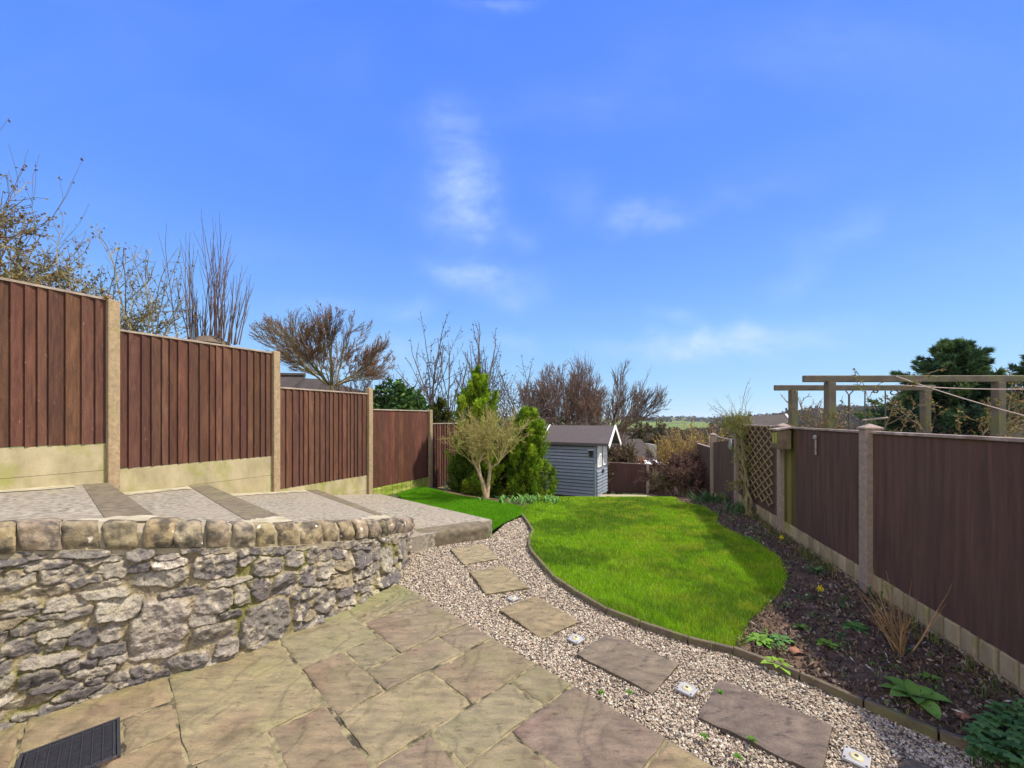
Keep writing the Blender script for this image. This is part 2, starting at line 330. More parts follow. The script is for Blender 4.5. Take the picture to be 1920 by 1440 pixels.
# ------------------------------------------------------------------ patio
A0 = np.array(at(633.3, 1346)[:2]); _a = R(134.5); UD = np.array([math.cos(_a), math.sin(_a)]); VD = np.array([math.sin(_a), -math.cos(_a)])
def uv(u, v): return A0+UD*u+VD*v
PATIO = [(-2.4, 1.065), (1.30, 1.065), (1.30, .55), (1.14, .0), (1.14, -1.25), (1.14, -3.6), (-2.4, -3.6)]
def patio():
    rg = np.random.default_rng(5)
    base = [uv(*p) for p in PATIO]
    sheet('patio_joints', base, .5, M['joint'], off=.009)
    S = [(.14, 1.10, -.59, -.022), (-.70, .125, -.28, -.022), (-.70, .125, -.565, -.295), (.563, 1.13, -.005, .50), (.28, .55, .268, .503), (.008, .548, 0, .253),
         (.845, 1.295, .517, 1.06), (.28, .83, .52, 1.06), (.003, .265, .272, .80), (.003, .265, .812, 1.06), (-.42, -.014, .002, .54), (-.42, -.014, .556, 1.06),
         (-1.0, -.434, .002, .262), (-.70, -.434, .285, .806), (-.70, -.434, .825, 1.06), (-1.262, -.714, .565, 1.06), (-1.262, -.714, .285, .55),
         (-1.83, -1.276, .70, 1.06), (-1.83, -1.276, .285, .685), (-2.4, -1.845, .285, 1.06), (.44, .73, -.79, -.603), (.745, 1.12, -1.14, -.603), (-.1, .425, -.85, -.603),
         (.5, 1.12, -1.75, -1.16), (-.1, .41, -1.14, -.865), (-.1, .485, -1.75, -1.16), (-.7, -.115, -1.15, -.603), (-.7, -.115, -1.75, -1.16), (-1.0, -.715, -.565, -.02),
         (.1, 1.12, -2.35, -1.765), (.1, 1.12, -3.5, -2.365), (-2.3, -.715, -1.2, -.58), (-2.3, -1.015, -.565, .27)]
    cols = [(.34, .30, .185), (.30, .245, .165), (.325, .28, .18), (.31, .285, .185), (.285, .255, .175), (.29, .24, .165), (.32, .30, .19), (.285, .24, .17), (.285, .25, .17), (.265, .225, .165),
            (.32, .28, .18), (.30, .27, .175), (.31, .28, .19), (.31, .285, .185), (.28, .25, .16), (.255, .205, .165), (.31, .285, .185)]
    m = MB()
    for n, (u0, u1, v0, v1) in enumerate(S):
        c = cols[n] if n < len(cols) else (.29+.05*rg.random(), .255+.04*rg.random(), .175)
        st = .012 if n < 26 else .04
        nu = max(3, int((u1-u0)/st)); nv = max(3, int((v1-v0)/st))
        uu, vv = np.meshgrid(np.linspace(0, 1, nu), np.linspace(0, 1, nv), indexing='ij')
        # chipped, slightly wandering edges
        eu = (vnoise(np.stack([vv.ravel()*9, np.full(vv.size, n*3.1)], 1), 1)-.5).reshape(uu.shape)*.012
        ev = (vnoise(np.stack([uu.ravel()*9, np.full(uu.size, n*5.7)], 1), 2)-.5).reshape(uu.shape)*.012
        k = np.array([(uu-.5)*2, (vv-.5)*2])
        U = u0+(u1-u0)*uu+eu*k[0]; Vv = v0+(v1-v0)*vv+ev*k[1]
        XY = A0+U[..., None]*UD+Vv[..., None]*VD
        g = XY.reshape(-1, 2); off = rg.random(2)*40; ang = rg.uniform(-.7, .7); rot = np.array([[math.cos(ang), -math.sin(ang)], [math.sin(ang), math.cos(ang)]])
        gg = (g@rot)*np.array([4.5, 2.0])+off
        f = fbm(gg+.5*fbm(g*3+off, 2, 4)[:, None]*3, 4, 7); lev = 5
        t = f*lev; ter = (np.floor(t)+ss(.72, 1, t-np.floor(t)))/lev
        z = ter*.030+fbm(g*30, 3, 11)*.004
        z = z.reshape(uu.shape); z = z-z.mean()*1.0+.018
        ed = np.minimum(np.minimum(uu*(u1-u0), (1-uu)*(u1-u0)), np.minimum(vv*(v1-v0), (1-vv)*(v1-v0)))
        z = z-.006*np.exp(-ed/.0035)
        step_edge = ss(.72, .86, t-np.floor(t))*(1-ss(.86, 1., t-np.floor(t)))
        cc = np.array(c)*(1.0+.40*(fbm(g*6+off, 4, 3)-.5)[:, None])*(1-.22*step_edge[:, None])
        warm = ss(.5, .75, fbm(g*2.3+off+9, 3, 21))[:, None]; cc = cc*(1-warm*np.array([[.06, .16, .10]]))
        gr = ss(.9, 1.1, (U.ravel()))[:, None]*.6; cc = cc*(1-gr*np.array([[.15, .0, .35]]))*np.array([[.73, .70, .645]])
        P3 = np.concatenate([XY, z[..., None]], -1); m.grid(P3, col=cc.reshape(P3.shape))
        # sides
        rim = np.concatenate([P3[0], P3[1:, -1], P3[-1, ::-1][1:], P3[::-1, 0][1:]]); lo = rim.copy(); lo[:, 2] = -.02
        m.grid(np.stack([rim, lo]), col=np.array(c)*.8)
    # lichen disc and the worn bits on the paving are low patches of pale mortar
    o = m.build('patio_paving', M['slab'], smooth=True, fixn=True); tag(o, kind='structure')
    for p in o.data.polygons: pass
    # thin weathering disc
    q = at(630, 1148); mm = MB(); th = np.linspace(0, 2*math.pi, 25)[:-1]; rr = .085*(1+.08*np.sin(th*3))
    pts = [(q[0]+r*math.cos(t)*1.1, q[1]+r*math.sin(t)*.9) for r, t in zip(rr, th)]
    return o
patio()
def drain():
    u0, u1, v0, v1 = .425, .74, -1.125, -.812
    c = (u0+u1)/2, (v0+v1)/2; cc = uv(*c)
    e = empty('drain_cover', (cc[0], cc[1], .01), 'square black ribbed drain cover set in the paving below the stone wall', 'drain cover')
    ax = (*UD, 0); ay = (*VD, 0)
    f = MB(); w = (u1-u0)
    f.box((*cc, .016), (w-.02, w-.02, .02), ax=ax, ay=ay)
    f.build('lid', M['cover'], e, bevel=.002)
    r = MB()
    for i in range(9):
        k = -w/2+.018+i*(w-.036)/8; q = uv(c[0], c[1]+k); r.box((*q, .029), (w-.03, .004, .007), ax=ax, ay=ay)
    for j in range(8):
        for i in range(8):
            for t in range(5):
                kk = -w/2+.018+(i+.5)*(w-.036)/8; k2 = -w/2+.02+(j+.1+t*.18)*(w-.04)/8
                q = uv(c[0]+k2, c[1]+kk); r.box((*q, .0275), (.0022, .028, .003), ax=ax, ay=ay)
    r.build('rib', M['cover'], e)
    g = MB()
    for s_ in (-1, 1):
        q = uv(c[0], c[1]+s_*w/2); g.box((*q, .017), (w+.012, .012, .026), ax=ax, ay=ay)
        q = uv(c[0]+s_*w/2, c[1]); g.box((*q, .0165), (.012, w-.012, .025), ax=ax, ay=ay)
    g.build('frame', M['cover'], e)
drain()
# ------------------------------------------------------------------ outlines on the ground
def gp(px, py):
    """point of the ground seen at a bearing (walks the terrain)"""
    t = (px-960)/F; s = (HY-py)/F; Y = 1.2
    while Y < 60:
        if CZ+s*Y <= gz(t*Y, Y): return (t*Y, Y)
        Y += .01
    return (t*Y, Y)
EDGE = [(978, 968), (991, 985), (999, 1000), (993, 1015), (992, 1029), (1000, 1044), (1040, 1090), (1085, 1120), (1138, 1151), (1200, 1176), (1290, 1207), (1375, 1226), (1500, 1274), (1620, 1327), (1760, 1387), (1895, 1436), (2060, 1500), (2300, 1600)]
EDGEW = [at(*p)[:2] for p in EDGE]
LAWN_R = [(1368, 1222), (1392, 1195), (1415, 1160), (1465, 1118), (1475, 1085), (1458, 1050), (1420, 1022), (1372, 1002), (1342, 985), (1346, 968), (1318, 953), (1272, 944), (1240, 941)]
LAWNW = EDGEW[:12]+[at(*p)[:2] for p in LAWN_R[1:8]]+[gp(*p) for p in LAWN_R[8:12]]+[(4.05, 10.6), (3.3, 10.9), (2.35, 10.75), (1.2, 10.95), (.4, 10.4), (.25, 8.6), (.45, 7.6), (.20, 7.0)]
TURFW = [at(918, 984)[:2], at(722, 926)[:2], (-2.05, 8.85), (-1.9, 9.0), gp(860, 923), at(915, 935)[:2], at(983, 952)[:2], at(978, 967)[:2], at(935, 986)[:2]]
TURFW = [(-.28, 5.2), (-2.30, 8.05), (-2.0, 8.9), (-1.25, 8.35), (-.46, 7.75), (.21, 6.95), (.15, 6.4), (-.1, 5.95), (-.30, 5.45)]
GRAVW = [uv(-2.4, 1.06), uv(1.30, 1.06), (-1.14, 3.72), (-1.16, 5.0), (-1.0, 5.1), (-.25, 5.4), (-.1, 5.95), (.15, 6.4)]+EDGEW[1:]
BEDW = EDGEW[11:]+[(5.5, 1.0), (RFX(1.2), 1.2), (RFX(5), 5), (RFX(9), 9), (RFX(12), 12), (RFX(14), 14), (4.7, 14), (4.2, 10.7)]+[gp(*p) for p in LAWN_R[11:7:-1]]+[at(*p)[:2] for p in LAWN_R[7:0:-1]]
sheet('gravel_bed', GRAVW, .5, M['gravelbed'], off=-.012)
sheet('lawn', LAWNW, .25, M['lawnbase'], off=.012, zf=lambda P: .012*fbm(P*3, 3, 5))
sheet('artificial_turf', TURFW, .25, M['turf'], off=.03)
sheet('flower_bed', BEDW, .05, M['soil'], off=-.012, zf=lambda P: .035*fbm(P*5, 3, 8)+.03*fbm(P*22, 3, 2))
PADW = [(2.2, 10.6), (3.3, 10.9), (4.1, 10.6), (5.2, 14), (4.9, 17.2), (3.0, 18), (0, 17), (0, 11.2)]
sheet('shed_pad', PADW, .5, M['pad'], off=.0)
LB = [(.25, 8.6), (.4, 10.4), (1.2, 11), (1, 12), (-.9, 13), (-1.9, 9.7), (-2.0, 8.9), (-1.25, 8.35), (-.46, 7.75), (.21, 6.95), (.45, 7.6)]
sheet('shrub_border', LB, .12, M['soil'], off=.0, zf=lambda P: .03*fbm(P*8, 3, 8))
def edging():
    e = empty('lawn_edging', (*EDGEW[8], 0), 'low weathered timber edging that curves between the gravel path and the lawn and bed', 'garden edging')
    pts = [np.array(p) for p in EDGEW]
    k = 0; rg = random.Random(3)
    for a, b in zip(pts[:-1], pts[1:]):
        L_ = np.linalg.norm(b-a); n = max(1, round(L_/.9)); d = (b-a)/L_; m = MB()
        for i in range(n):
            p, q = a+(b-a)*i/n+d*.003, a+(b-a)*(i+1)/n-d*.003
            m.bar((*p, .012+rg.uniform(-.004, .004)), (*q, .012+rg.uniform(-.004, .004)), .032, .075)
        m.build('timber_strip', M['edging'], e, bevel=.006)
edging()
# ------------------------------------------------------------------ gravel
def scatter(poly, n, rg, dens=None):
    P = np.array(poly)[:, :2]; lo, hi = P.min(0), P.max(0); out = []
    while sum(len(o) for o in out) < n:
        q = lo+rg.random((n*2, 2))*(hi-lo); q = q[inside(q, P)]
        if dens is not None: q = q[rg.random(len(q)) < dens(q)]
        out.append(q)
    return np.concatenate(out)[:n]
def gravel():
    rg = np.random.default_rng(1)
    OCT = np.array([(1, 0, 0), (0, 1, 0), (-1, 0, 0), (0, -1, 0), (0, 0, 1), (0, 0, -1)], float); T = np.array([(0, 1, 4), (1, 2, 4), (2, 3, 4), (3, 0, 4), (1, 0, 5), (2, 1, 5), (3, 2, 5), (0, 3, 5)])
    q = scatter(GRAVW, 95000, rg, lambda p: np.clip((2.6/np.maximum(p[:, 1], 1.3))**1.2, .1, 1)*(p[:, 0] < 2.6)*(p[:, 1] > 1.2)); n = len(q)
    sz = rg.uniform(.0045, .0105, n)*(1+.15*np.maximum(q[:, 1]-2.5, 0))
    v = OCT[None]*(sz[:, None, None]*rg.uniform(.55, 1.35, (n, 6, 1)))
    v[:, :, 2] *= .6
    a = rg.random((n, 3))*6.28; 
    def rot(v, t, i, j):
        c, s_ = np.cos(t)[:, None], np.sin(t)[:, None]; x, y = v[:, :, i].copy(), v[:, :, j].copy(); v[:, :, i] = c*x-s_*y; v[:, :, j] = s_*x+c*y
    rot(v, a[:, 0], 0, 1); rot(v, (a[:, 1]-3.14)*.22, 0, 2); rot(v, (a[:, 2]-3.14)*.22, 1, 2)
    z = gz(q[:, 0], q[:, 1])+rg.uniform(-.008, .006, n)+.006*(fbm(q*4, 2, 3)-.5)
    v[:, :, 0] += q[:, :1]; v[:, :, 1] += q[:, 1:]; v[:, :, 2] += z[:, None]
    pal = np.array([(.62, .54, .41), (.50, .41, .29), (.42, .30, .215), (.33, .25, .185), (.18, .14, .11), (.09, .07, .06), (.58, .45, .34), (.74, .68, .57)])
    c = pal[rg.choice(8, n, p=[.18, .20, .13, .14, .12, .09, .09, .05])]*rg.uniform(.75, 1.05, (n, 1))*np.array([[.86, .88, .86]])
    m = MB(); t = (np.arange(n)[:, None, None]*6+T[None]).reshape(-1, 3); m.add(v.reshape(-1, 3), tris=t, col=np.repeat(c, 6, 0))
    tag(m.build('gravel', M['pebble'], fixn=False), 'pale pink and cream gravel chips of the path', 'gravel', kind='stuff')
gravel()
# ------------------------------------------------------------------ stepping stones and lights
def flat_stone(name, corners, top, th, colr, label, cat, group, seed, dark=1., matk='slab_gravel'):
    C = np.array([at(*p, top)[:2] for p in corners]); ce = C.mean(0)
    nu, nv = 34, 26; uu, vv = np.meshgrid(np.linspace(0, 1, nu), np.linspace(0, 1, nv), indexing='ij')
    P = (C[0]*((1-uu)*(1-vv))[..., None]+C[1]*(uu*(1-vv))[..., None]+C[2]*(uu*vv)[..., None]+C[3]*((1-uu)*vv)[..., None])
    g = P.reshape(-1, 2); jig = (fbm(g*14, 3, seed)-.5).reshape(uu.shape)*.02
    P = P+(P-ce)*jig[..., None]*1.2
    f = fbm(g*np.array([3, 6])+seed*3.3+fbm(g*4+seed, 2, 1)[:, None]*1.6, 4, seed); t = f*5; ter = (np.floor(t)+ss(.7, 1, t-np.floor(t)))/5
    z = top+((ter-ter.mean())*.034+fbm(g*30, 3, 1)*.003).reshape(uu.shape)
    z[[0, -1], :] -= .006; z[:, [0, -1]] -= .006
    P3 = np.concatenate([P, z[..., None]], -1); m = MB()
    cc = np.array(colr)*(.9+.25*fbm(g*5, 3, seed+1)[:, None]); m.grid(P3, col=cc.reshape(P3.shape))
    rim = np.concatenate([P3[0], P3[1:, -1], P3[-1, ::-1][1:], P3[::-1, 0][1:]]); lo = rim.copy(); lo[:, 2] = top-th
    m.grid(np.stack([rim, lo]), col=np.array(colr)*.6)
    o = m.build(name, M[matk], smooth=True, fixn=True); tag(o, label, cat, group)
    o.location = (ce[0], ce[1], 0); o.data.transform(__import__('mathutils').Matrix.Translation((-ce[0], -ce[1], 0)))
    return o
GS = 'riven stepping stones laid in the gravel path'
flat_stone('stepping_stone', [(869, 1056), (935, 1046), (906, 1020), (844, 1029)], .028, .05, (.245, .22, .15), 'smallest stepping stone, greenish grey, lying right below the thick stone step', 'stepping stone', GS, 3)
flat_stone('stepping_stone', [(911, 1112), (990, 1100), (948, 1061), (879, 1070)], .028, .05, (.225, .20, .13), 'second stepping stone from the stone step, olive brown with a raised flake', 'stepping stone', GS, 4)
flat_stone('stepping_stone', [(1017, 1193), (1086, 1163), (1005, 1118), (936, 1142)], .028, .05, (.215, .185, .125), 'brown stepping stone between the two small square lights nearest the patio corner', 'stepping stone', GS, 5)
flat_stone('stepping_stone', [(1223, 1296), (1274, 1242), (1137, 1187), (1081, 1226)], .028, .05, (.17, .15, .125), 'dark grey brown stepping stone with forked ridges beside the curve of the lawn edging', 'stepping stone', GS, 6)
flat_stone('stepping_stone', [(1540, 1452), (1561, 1358), (1350, 1274), (1309, 1340)], .028, .05, (.15, .128, .118), 'largest stepping stone, slate brown, long one in front of the flower bed', 'stepping stone', GS, 7)
flat_stone('stepping_stone', [(1830, 1520), (1850, 1478), (1700, 1417), (1680, 1440)], .028, .05, (.17, .15, .12), 'stepping stone only just showing at the bottom edge right of the last light', 'stepping stone', GS, 8)
def garden_light(px, py, label, s_=.095, tilt=0):
    x, y, _ = at(px, py, .02); e = empty('garden_light', (x, y, .0), label, 'garden light', 'small square lights set in the gravel'); rz = R(44); 
    ax = (math.cos(rz), math.sin(rz), 0); ay = (-math.sin(rz), math.cos(rz), 0)
    m = MB(); m.box((x, y, .0165), (s_, s_, .012), ax=ax, ay=ay); m.build('plate', M['steel'], e, bevel=.003)
    for i in (-1, 1):
        for j in (-1, 1):
            m = MB(); m.lathe([(0, .0265), (.004, .0265), (.004, .02)], (x+(ax[0]*i+ay[0]*j)*s_*.4, y+(ax[1]*i+ay[1]*j)*s_*.4, 0), 8); m.build('screw', M['metal'], e)
    m = MB(); m.lathe([(0, .029), (s_*.22, .028), (s_*.28, .0235), (s_*.28, .01)], (x, y, 0), 20); l = m.build('lens', M['lens'], e, smooth=True)
    m = MB(); m.lathe([(0, .0305), (.008, .0305), (.008, .027)], (x, y, 0), 10); m.build('bulb', M['metal'], l)
garden_light(962, 1121, 'smallest square light in the gravel beside the second stepping stone', .085)
garden_light(1080, 1197, 'white square light in the gravel touching the left tip of the dark forked-ridge stone', .095)
garden_light(1288, 1291, 'square light with amber lens in the gravel between the two big dark stepping stones', .095)
garden_light(1606, 1420, 'square light nearest the bottom edge, beside the largest stepping stone', .095)
# ------------------------------------------------------------------ rubble wall
BASE = [at(0, 1372)[:2], at(400, 1249)[:2], at(511, 1208)[:2], at(651, 1146)[:2], at(716, 1108)[:2], (-1.13, 3.85), (-1.13, 4.3), (-1.20, 5.05)]
BASE = [(-4.1, .15)]+[tuple(p) for p in BASE]
def resample(P, step):
    P = np.array(P, float); out = []
    for i in range(len(P)-1):
        p0 = P[max(i-1, 0)]; p1 = P[i]; p2 = P[i+1]; p3 = P[min(i+2, len(P)-1)]; n = max(2, int(np.linalg.norm(p2-p1)/step))
        for k in range(n):
            t = k/n; out.append(.5*((2*p1)+(-p0+p2)*t+(2*p0-5*p1+4*p2-p3)*t*t+(-p0+3*p1-3*p2+p3)*t**3))
    out.append(P[-1]); out = np.array(out)
    s = np.concatenate([[0], np.cumsum(np.linalg.norm(np.diff(out, axis=0), axis=1))]); sn = np.arange(0, s[-1], step)
    return np.stack([np.interp(sn, s, out[:, 0]), np.interp(sn, s, out[:, 1])], 1), sn
WP, WS = resample(BASE, .0062)
for _ in range(40): WP[1:-1] = (WP[:-2]+WP[1:-1]*2+WP[2:])/4
WT = np.gradient(WP, axis=0); WT /= np.linalg.norm(WT, axis=1)[:, None]; WN = np.stack([WT[:, 1], -WT[:, 0]], 1)   # outward
ZT = np.interp(WP[:, 1], [0, 2.05, 2.75, 3.28, 3.96, 4.5, 5.1], [1.12, 1.016, .83, .717, .565, .45, .32])         # coping top
ZB = ZT-np.interp(WP[:, 1], [0, 2, 3, 5.1], [.155, .155, .17, .14])
def wall():
    rg = np.random.default_rng(11)
    e = empty('stone_wall', (*WP[len(WP)//2], 0), 'curved retaining wall of grey and cream rubble stone with a row of sandstone copings', 'stone wall')
    nz = 165; r = np.linspace(0, 1, nz); n = len(WP)
    bat = .10
    Z = ZB[:, None]*r[None]; base = WP[:, None, :]-WN[:, None, :]*(bat*Z[..., None])
    px = 960+F*base[..., 0]/base[..., 1]; py = HY+F*(CZ-Z)/base[..., 1]
    vis = slice(int(np.searchsorted(WP[:, 1], .9)), n)
    S2 = np.repeat(WS[:, None], nz, 1)
    def inv(x, y):
        d = (px[vis]-x)**2+(py[vis]-y)**2; i, j = np.unravel_index(np.argmin(d), d.shape); return S2[vis][i, j], Z[vis][i, j]
    c7 = [(0, 400, 160, 370, 70), (205, 400, 520, 370, 90), (520, 390, 700, 370, 90), (700, 370, 830, 350, 60), (830, 340, 1010, 325, 60), (1040, 360, 1290, 350, 130), (720, 430, 1010, 400, 80), (90, 510, 400, 460, 60),
          (385, 520, 690, 480, 60), (510, 590, 770, 560, 120), (700, 690, 1020, 680, 330), (1040, 560, 1250, 530, 140), (1260, 500, 1400, 490, 130), (0, 610, 240, 590, 60), (30, 690, 400, 650, 70), (240, 770, 380, 770, 70),
          (380, 740, 535, 715, 100), (545, 700, 660, 690, 90), (0, 800, 230, 770, 130), (90, 890, 440, 830, 60), (470, 820, 680, 790, 70), (1160, 620, 1300, 600, 60), (1035, 735, 1275, 680, 100), (1160, 790, 1285, 780, 100),
          (860, 880, 1140, 840, 80), (80, 990, 350, 930, 90), (350, 940, 630, 890, 70), (700, 920, 830, 900, 60), (540, 970, 700, 930, 60), (360, 990, 490, 980, 35), (20, 1110, 340, 1030, 60), (0, 980, 40, 980, 100),
          (60, 1190, 200, 1150, 60), (200, 1150, 420, 1080, 80), (470, 1060, 640, 1020, 70), (870, 510, 1100, 470, 50), (1120, 450, 1380, 420, 40)]
    c8 = [(80, 430, 245, 420, 110), (250, 390, 345, 385, 90), (355, 380, 475, 375, 90), (480, 365, 555, 365, 60), (0, 560, 185, 550, 120), (190, 520, 320, 510, 110), (320, 480, 410, 470, 100), (410, 450, 520, 440, 80),
          (455, 510, 580, 500, 70), (580, 340, 690, 335, 30), (580, 400, 700, 390, 90), (680, 370, 720, 370, 70), (720, 440, 790, 430, 200), (280, 570, 450, 550, 60), (290, 650, 370, 650, 100), (395, 610, 500, 600, 110),
          (510, 560, 580, 550, 50), (580, 540, 650, 525, 50), (650, 510, 695, 500, 50), (620, 550, 690, 540, 40), (520, 600, 600, 600, 60), (700, 520, 830, 500, 140), (800, 350, 860, 340, 120), (860, 330, 920, 310, 90),
          (830, 430, 880, 420, 90), (30, 740, 270, 700, 230)]
    st = []
    for (L_, sc, ox, oy) in ((c7, 2.88, 0, 940), (c8, 2.667, 440, 900)):
        for x0, y0, x1, y1, h in L_:
            x0, x1 = ox+x0/sc, ox+x1/sc; y0, y1 = oy+y0/sc, oy+y1/sc; h /= sc
            a = inv(x0, y0); b = inv(x1, y1); cx, cy = (x0+x1)/2, (y0+y1)/2; t = inv(cx, cy-h/2); bt = inv(cx, cy+h/2)
            w = abs(b[0]-a[0])/2; hh = abs(t[1]-bt[1])/2; st.append([(a[0]+b[0])/2, (t[1]+bt[1])/2, max(w, .025)*1.03, max(hh, .014)*1.05, math.atan2(b[1]-a[1], max(b[0]-a[0], .02))*.8])
    SS, ZZ = S2.ravel(), Z.ravel(); wj = (fbm(np.stack([SS*15, ZZ*15], 1), 5, 3, .6)-.5)*.052; wk = (fbm(np.stack([SS*15+50, ZZ*15], 1), 5, 5, .6)-.5)*.046
    def norms(s_, q):
        ca, sa = math.cos(q[4]), math.sin(q[4]); dx = s_[0]-q[0]; dz = s_[1]-q[1]; a = (ca*dx+sa*dz)/q[2]; b = (-sa*dx+ca*dz)/q[3]
        return (np.abs(a)**5+np.abs(b)**5+.35*np.abs(a*b)**2.5)**(1/5)
    pt = np.stack([SS+wj, ZZ+wk])
    big1 = np.full(len(SS), 9.); big2 = big1.copy(); idx = np.full(len(SS), -1)
    def put(q, k):
        nonlocal big1, big2, idx
        near = np.abs(pt[0]-q[0]) < max(q[2], q[3])*2.2+.02; w = np.where(near)[0]
        d = norms(pt[:, w], q); o1 = big1[w]; o2 = big2[w]; new = d < o1
        big2[w] = np.where(new, o1, np.minimum(o2, d)); big1[w] = np.where(new, d, o1); idx[w] = np.where(new, k, idx[w])
    for k, q in enumerate(st): put(q, k)
    for tries in range(2600):
        j = rg.integers(len(SS)); 
        if big1[j] > 1.2:
            w = rg.uniform(.05, .13); h = rg.uniform(.022, .055)
            q = [SS[j], ZZ[j], w, h, rg.normal(0, .08)]; st.append(q); put(q, len(st)-1)
    K = len(st); prot = rg.uniform(.006, .022, K); prot[10] = .028; pal = np.array([(.155, .145, .15), (.27, .25, .225), (.345, .325, .285), (.21, .198, .188), (.29, .25, .185), (.12, .11, .115)])*.92
    pc = pal[rg.choice(6, K, p=[.27, .2, .17, .2, .08, .08])]*rg.uniform(.85, 1.15, (K, 1)); pc[4] = (.56, .52, .47); pc[10] = (.34, .31, .28)
    slope = rg.normal(0, .35, (K, 2)); ii = np.maximum(idx, 0); Q = np.array(st)
    edge = np.minimum(1-big1, (big2-big1)*.55)
    prof = ss(0, .11, edge)
    tilt = slope[ii, 0]*(SS-Q[ii, 0])*.35+slope[ii, 1]*(ZZ-Q[ii, 1])*.6
    g = np.stack([SS, ZZ], 1); fine = fbm(g*28, 4, 7, .6)-.5; facet = np.abs(fbm(g*11+ii[:, None]*3.7, 3, 19)-.5)
    H = prof*(prot[ii]+np.clip(tilt, -.02, .02)+fine*.024-facet*.055+.012)+(1-prof)*(fine*.012)
    mort = np.array([(.27, .235, .16)])*(1+.6*(fbm(g*9, 3, 2)-.5))[:, None]; moss = ss(.5, .68, fbm(g*3.2+3, 3, 31))[:, None]; mort = mort*(1-moss)+np.array([(.19, .185, .06)])*moss
    c = pc[ii]*(1+.6*fine[:, None]); lich = ss(.56, .64, fbm(g*15, 5, 41, .65))[:, None]; c = c*(1-lich)+np.array([(.40, .37, .30)])*lich*.9+c*lich*.1
    C = c*prof[:, None]+mort*(1-prof)[:, None]
    H = H.reshape(n, nz); XY = base+WN[:, None, :]*H[..., None]
    m = MB(); m.grid(np.concatenate([XY, Z[..., None]], -1), col=C.reshape(n, nz, 3))
    # end return and back
    m.grid(np.stack([np.concatenate([WP[-1:]-WN[-1:]*d for d in (0, .27)]), np.concatenate([WP[-1:]-WN[-1:]*d for d in (0, .27)])])[..., [0, 1, 1]]*np.array([1, 1, 0])+np.array([0, 0, 1])*np.array([[0., 0.], [ZB[-1], ZB[-1]]])[..., None], col=(.25, .22, .17))
    bk = WP[::20]-WN[::20]*.27; m.grid(np.stack([np.c_[bk, bk[:, 0]*0-.02], np.c_[bk, ZB[::20]]]), col=(.25, .22, .17))
    m.build('rubble_face', M['rubble'], e, smooth=True, fixn=True)
    # mortar bed under the copings
    ep = [-60, 30, 115, 190, 258, 322, 385, 435, 485, 528, 570, 612, 645, 673, 697, 718, 738, 757, 773, 788]
    wpx = 960+F*WP[:, 0]/np.maximum(WP[:, 1], .05); i0 = int(np.searchsorted(WP[:, 1], 1.0)); ids = [i0+int(np.argmin(abs(wpx[i0:]-x))) for x in ep]; ids[-1] = n-1
    pre = list(range(20, ids[0]-8, 34)); ids = pre+ids
    mb = MB(); k = slice(0, n, 6); o_ = WP[k]-WN[k]*(bat*ZB[k, None]-.012); i_ = WP[k]-WN[k]*.27; z0 = ZB[k]-.02
    mb.grid(np.stack([np.c_[o_, z0-.012], np.c_[o_, z0+.024], np.c_[i_, z0+.024]]), col=(1, .95, .8)); mb.build('mortar_bed', mat('wall mortar', (.30, .255, .175), (.2, .17, .11), 16, bump=.6), e)
    cj = slice(0, n, 5); cc0 = WP[cj]-WN[cj]*(bat*ZB[cj, None]); hh = (ZT-ZB)[cj]
    jl = [(.000, .0), (.000, .6), (-.045, .88), (-.10, .88), (-.15, .80)]; jm = MB(); jm.grid(np.stack([np.c_[cc0+WN[cj]*a, ZB[cj]+b*hh] for a, b in jl])); jm.build('joint_mortar', bpy.data.materials['wall mortar'], e)
    for a, b in zip(ids[:-1], ids[1:]):
        if b-a < 4: continue
        a2, b2 = a+1, b-1; ns = max(7, int((b2-a2)*.0062/.011)); ia = np.linspace(a2, b2, ns).round().astype(int)
        zt, zb = ZT[ia], ZB[ia]+.004; hgt = zt-zb; lean = rg.normal(0, .012); out = rg.uniform(.012, .03); dz = rg.normal(0, .006)
        pr = []
        for t in np.linspace(0, 1, 9): pr.append((out+.012*math.sin(t*3.1), t*.72))
        for t in np.linspace(0, 1, 7)[1:]: pr.append((out-.062*(1-math.cos(t*1.57)), .72+.28*math.sin(t*1.57)))
        for t in np.linspace(0, 1, 8)[1:]: pr.append((out-.062-t*(.095+out), 1-.10*t))
        for t in (.33, .66, 1): pr.append((-.157, .90-t*.90))
        pr = np.array(pr); np_ = len(pr)
        en = np.sin(np.linspace(0, 1, ns)*math.pi)**.13  # rounded ends
        V = np.zeros((ns, np_, 3)); d = pr[None, :, 0]*np.ones((ns, 1))-(1-en)[:, None]*.02; zz = zb[:, None]+pr[None, :, 1]*hgt[:, None]*(1-(1-en)[:, None]*.10)+dz
        gg = np.stack([np.repeat(WS[ia], np_)*22+a, pr[None, :, 0].repeat(ns, 0).ravel()*22, zz.ravel()*22], 1); nn = (fbm(gg, 4, 5, .6)-.5).reshape(ns, np_)
        big = (fbm(gg*.33, 2, 8)-.5).reshape(ns, np_)
        cx = WP[ia]-WN[ia]*(bat*ZB[ia, None]); V[..., :2] = cx[:, None]+WN[ia][:, None]*(d+nn*.044+big*.055)[..., None]+WT[ia][:, None]*(lean*pr[None, :, 1, None]); V[..., 2] = zz+nn*.018
        cc = np.array([1, 1, 1])*rg.uniform(.72, 1.15)*np.array([1, rg.uniform(.94, 1.03), rg.uniform(.85, 1.1)])
        m = MB(); m.grid(V, col=cc)
        for E_ in (0, ns-1): m.add(V[E_], tris=[(0, j, j+1) for j in range(1, np_-1)], col=cc*.7)
        m.build('coping_stone', M['coping'], e, smooth=True, fixn=True)
wall()
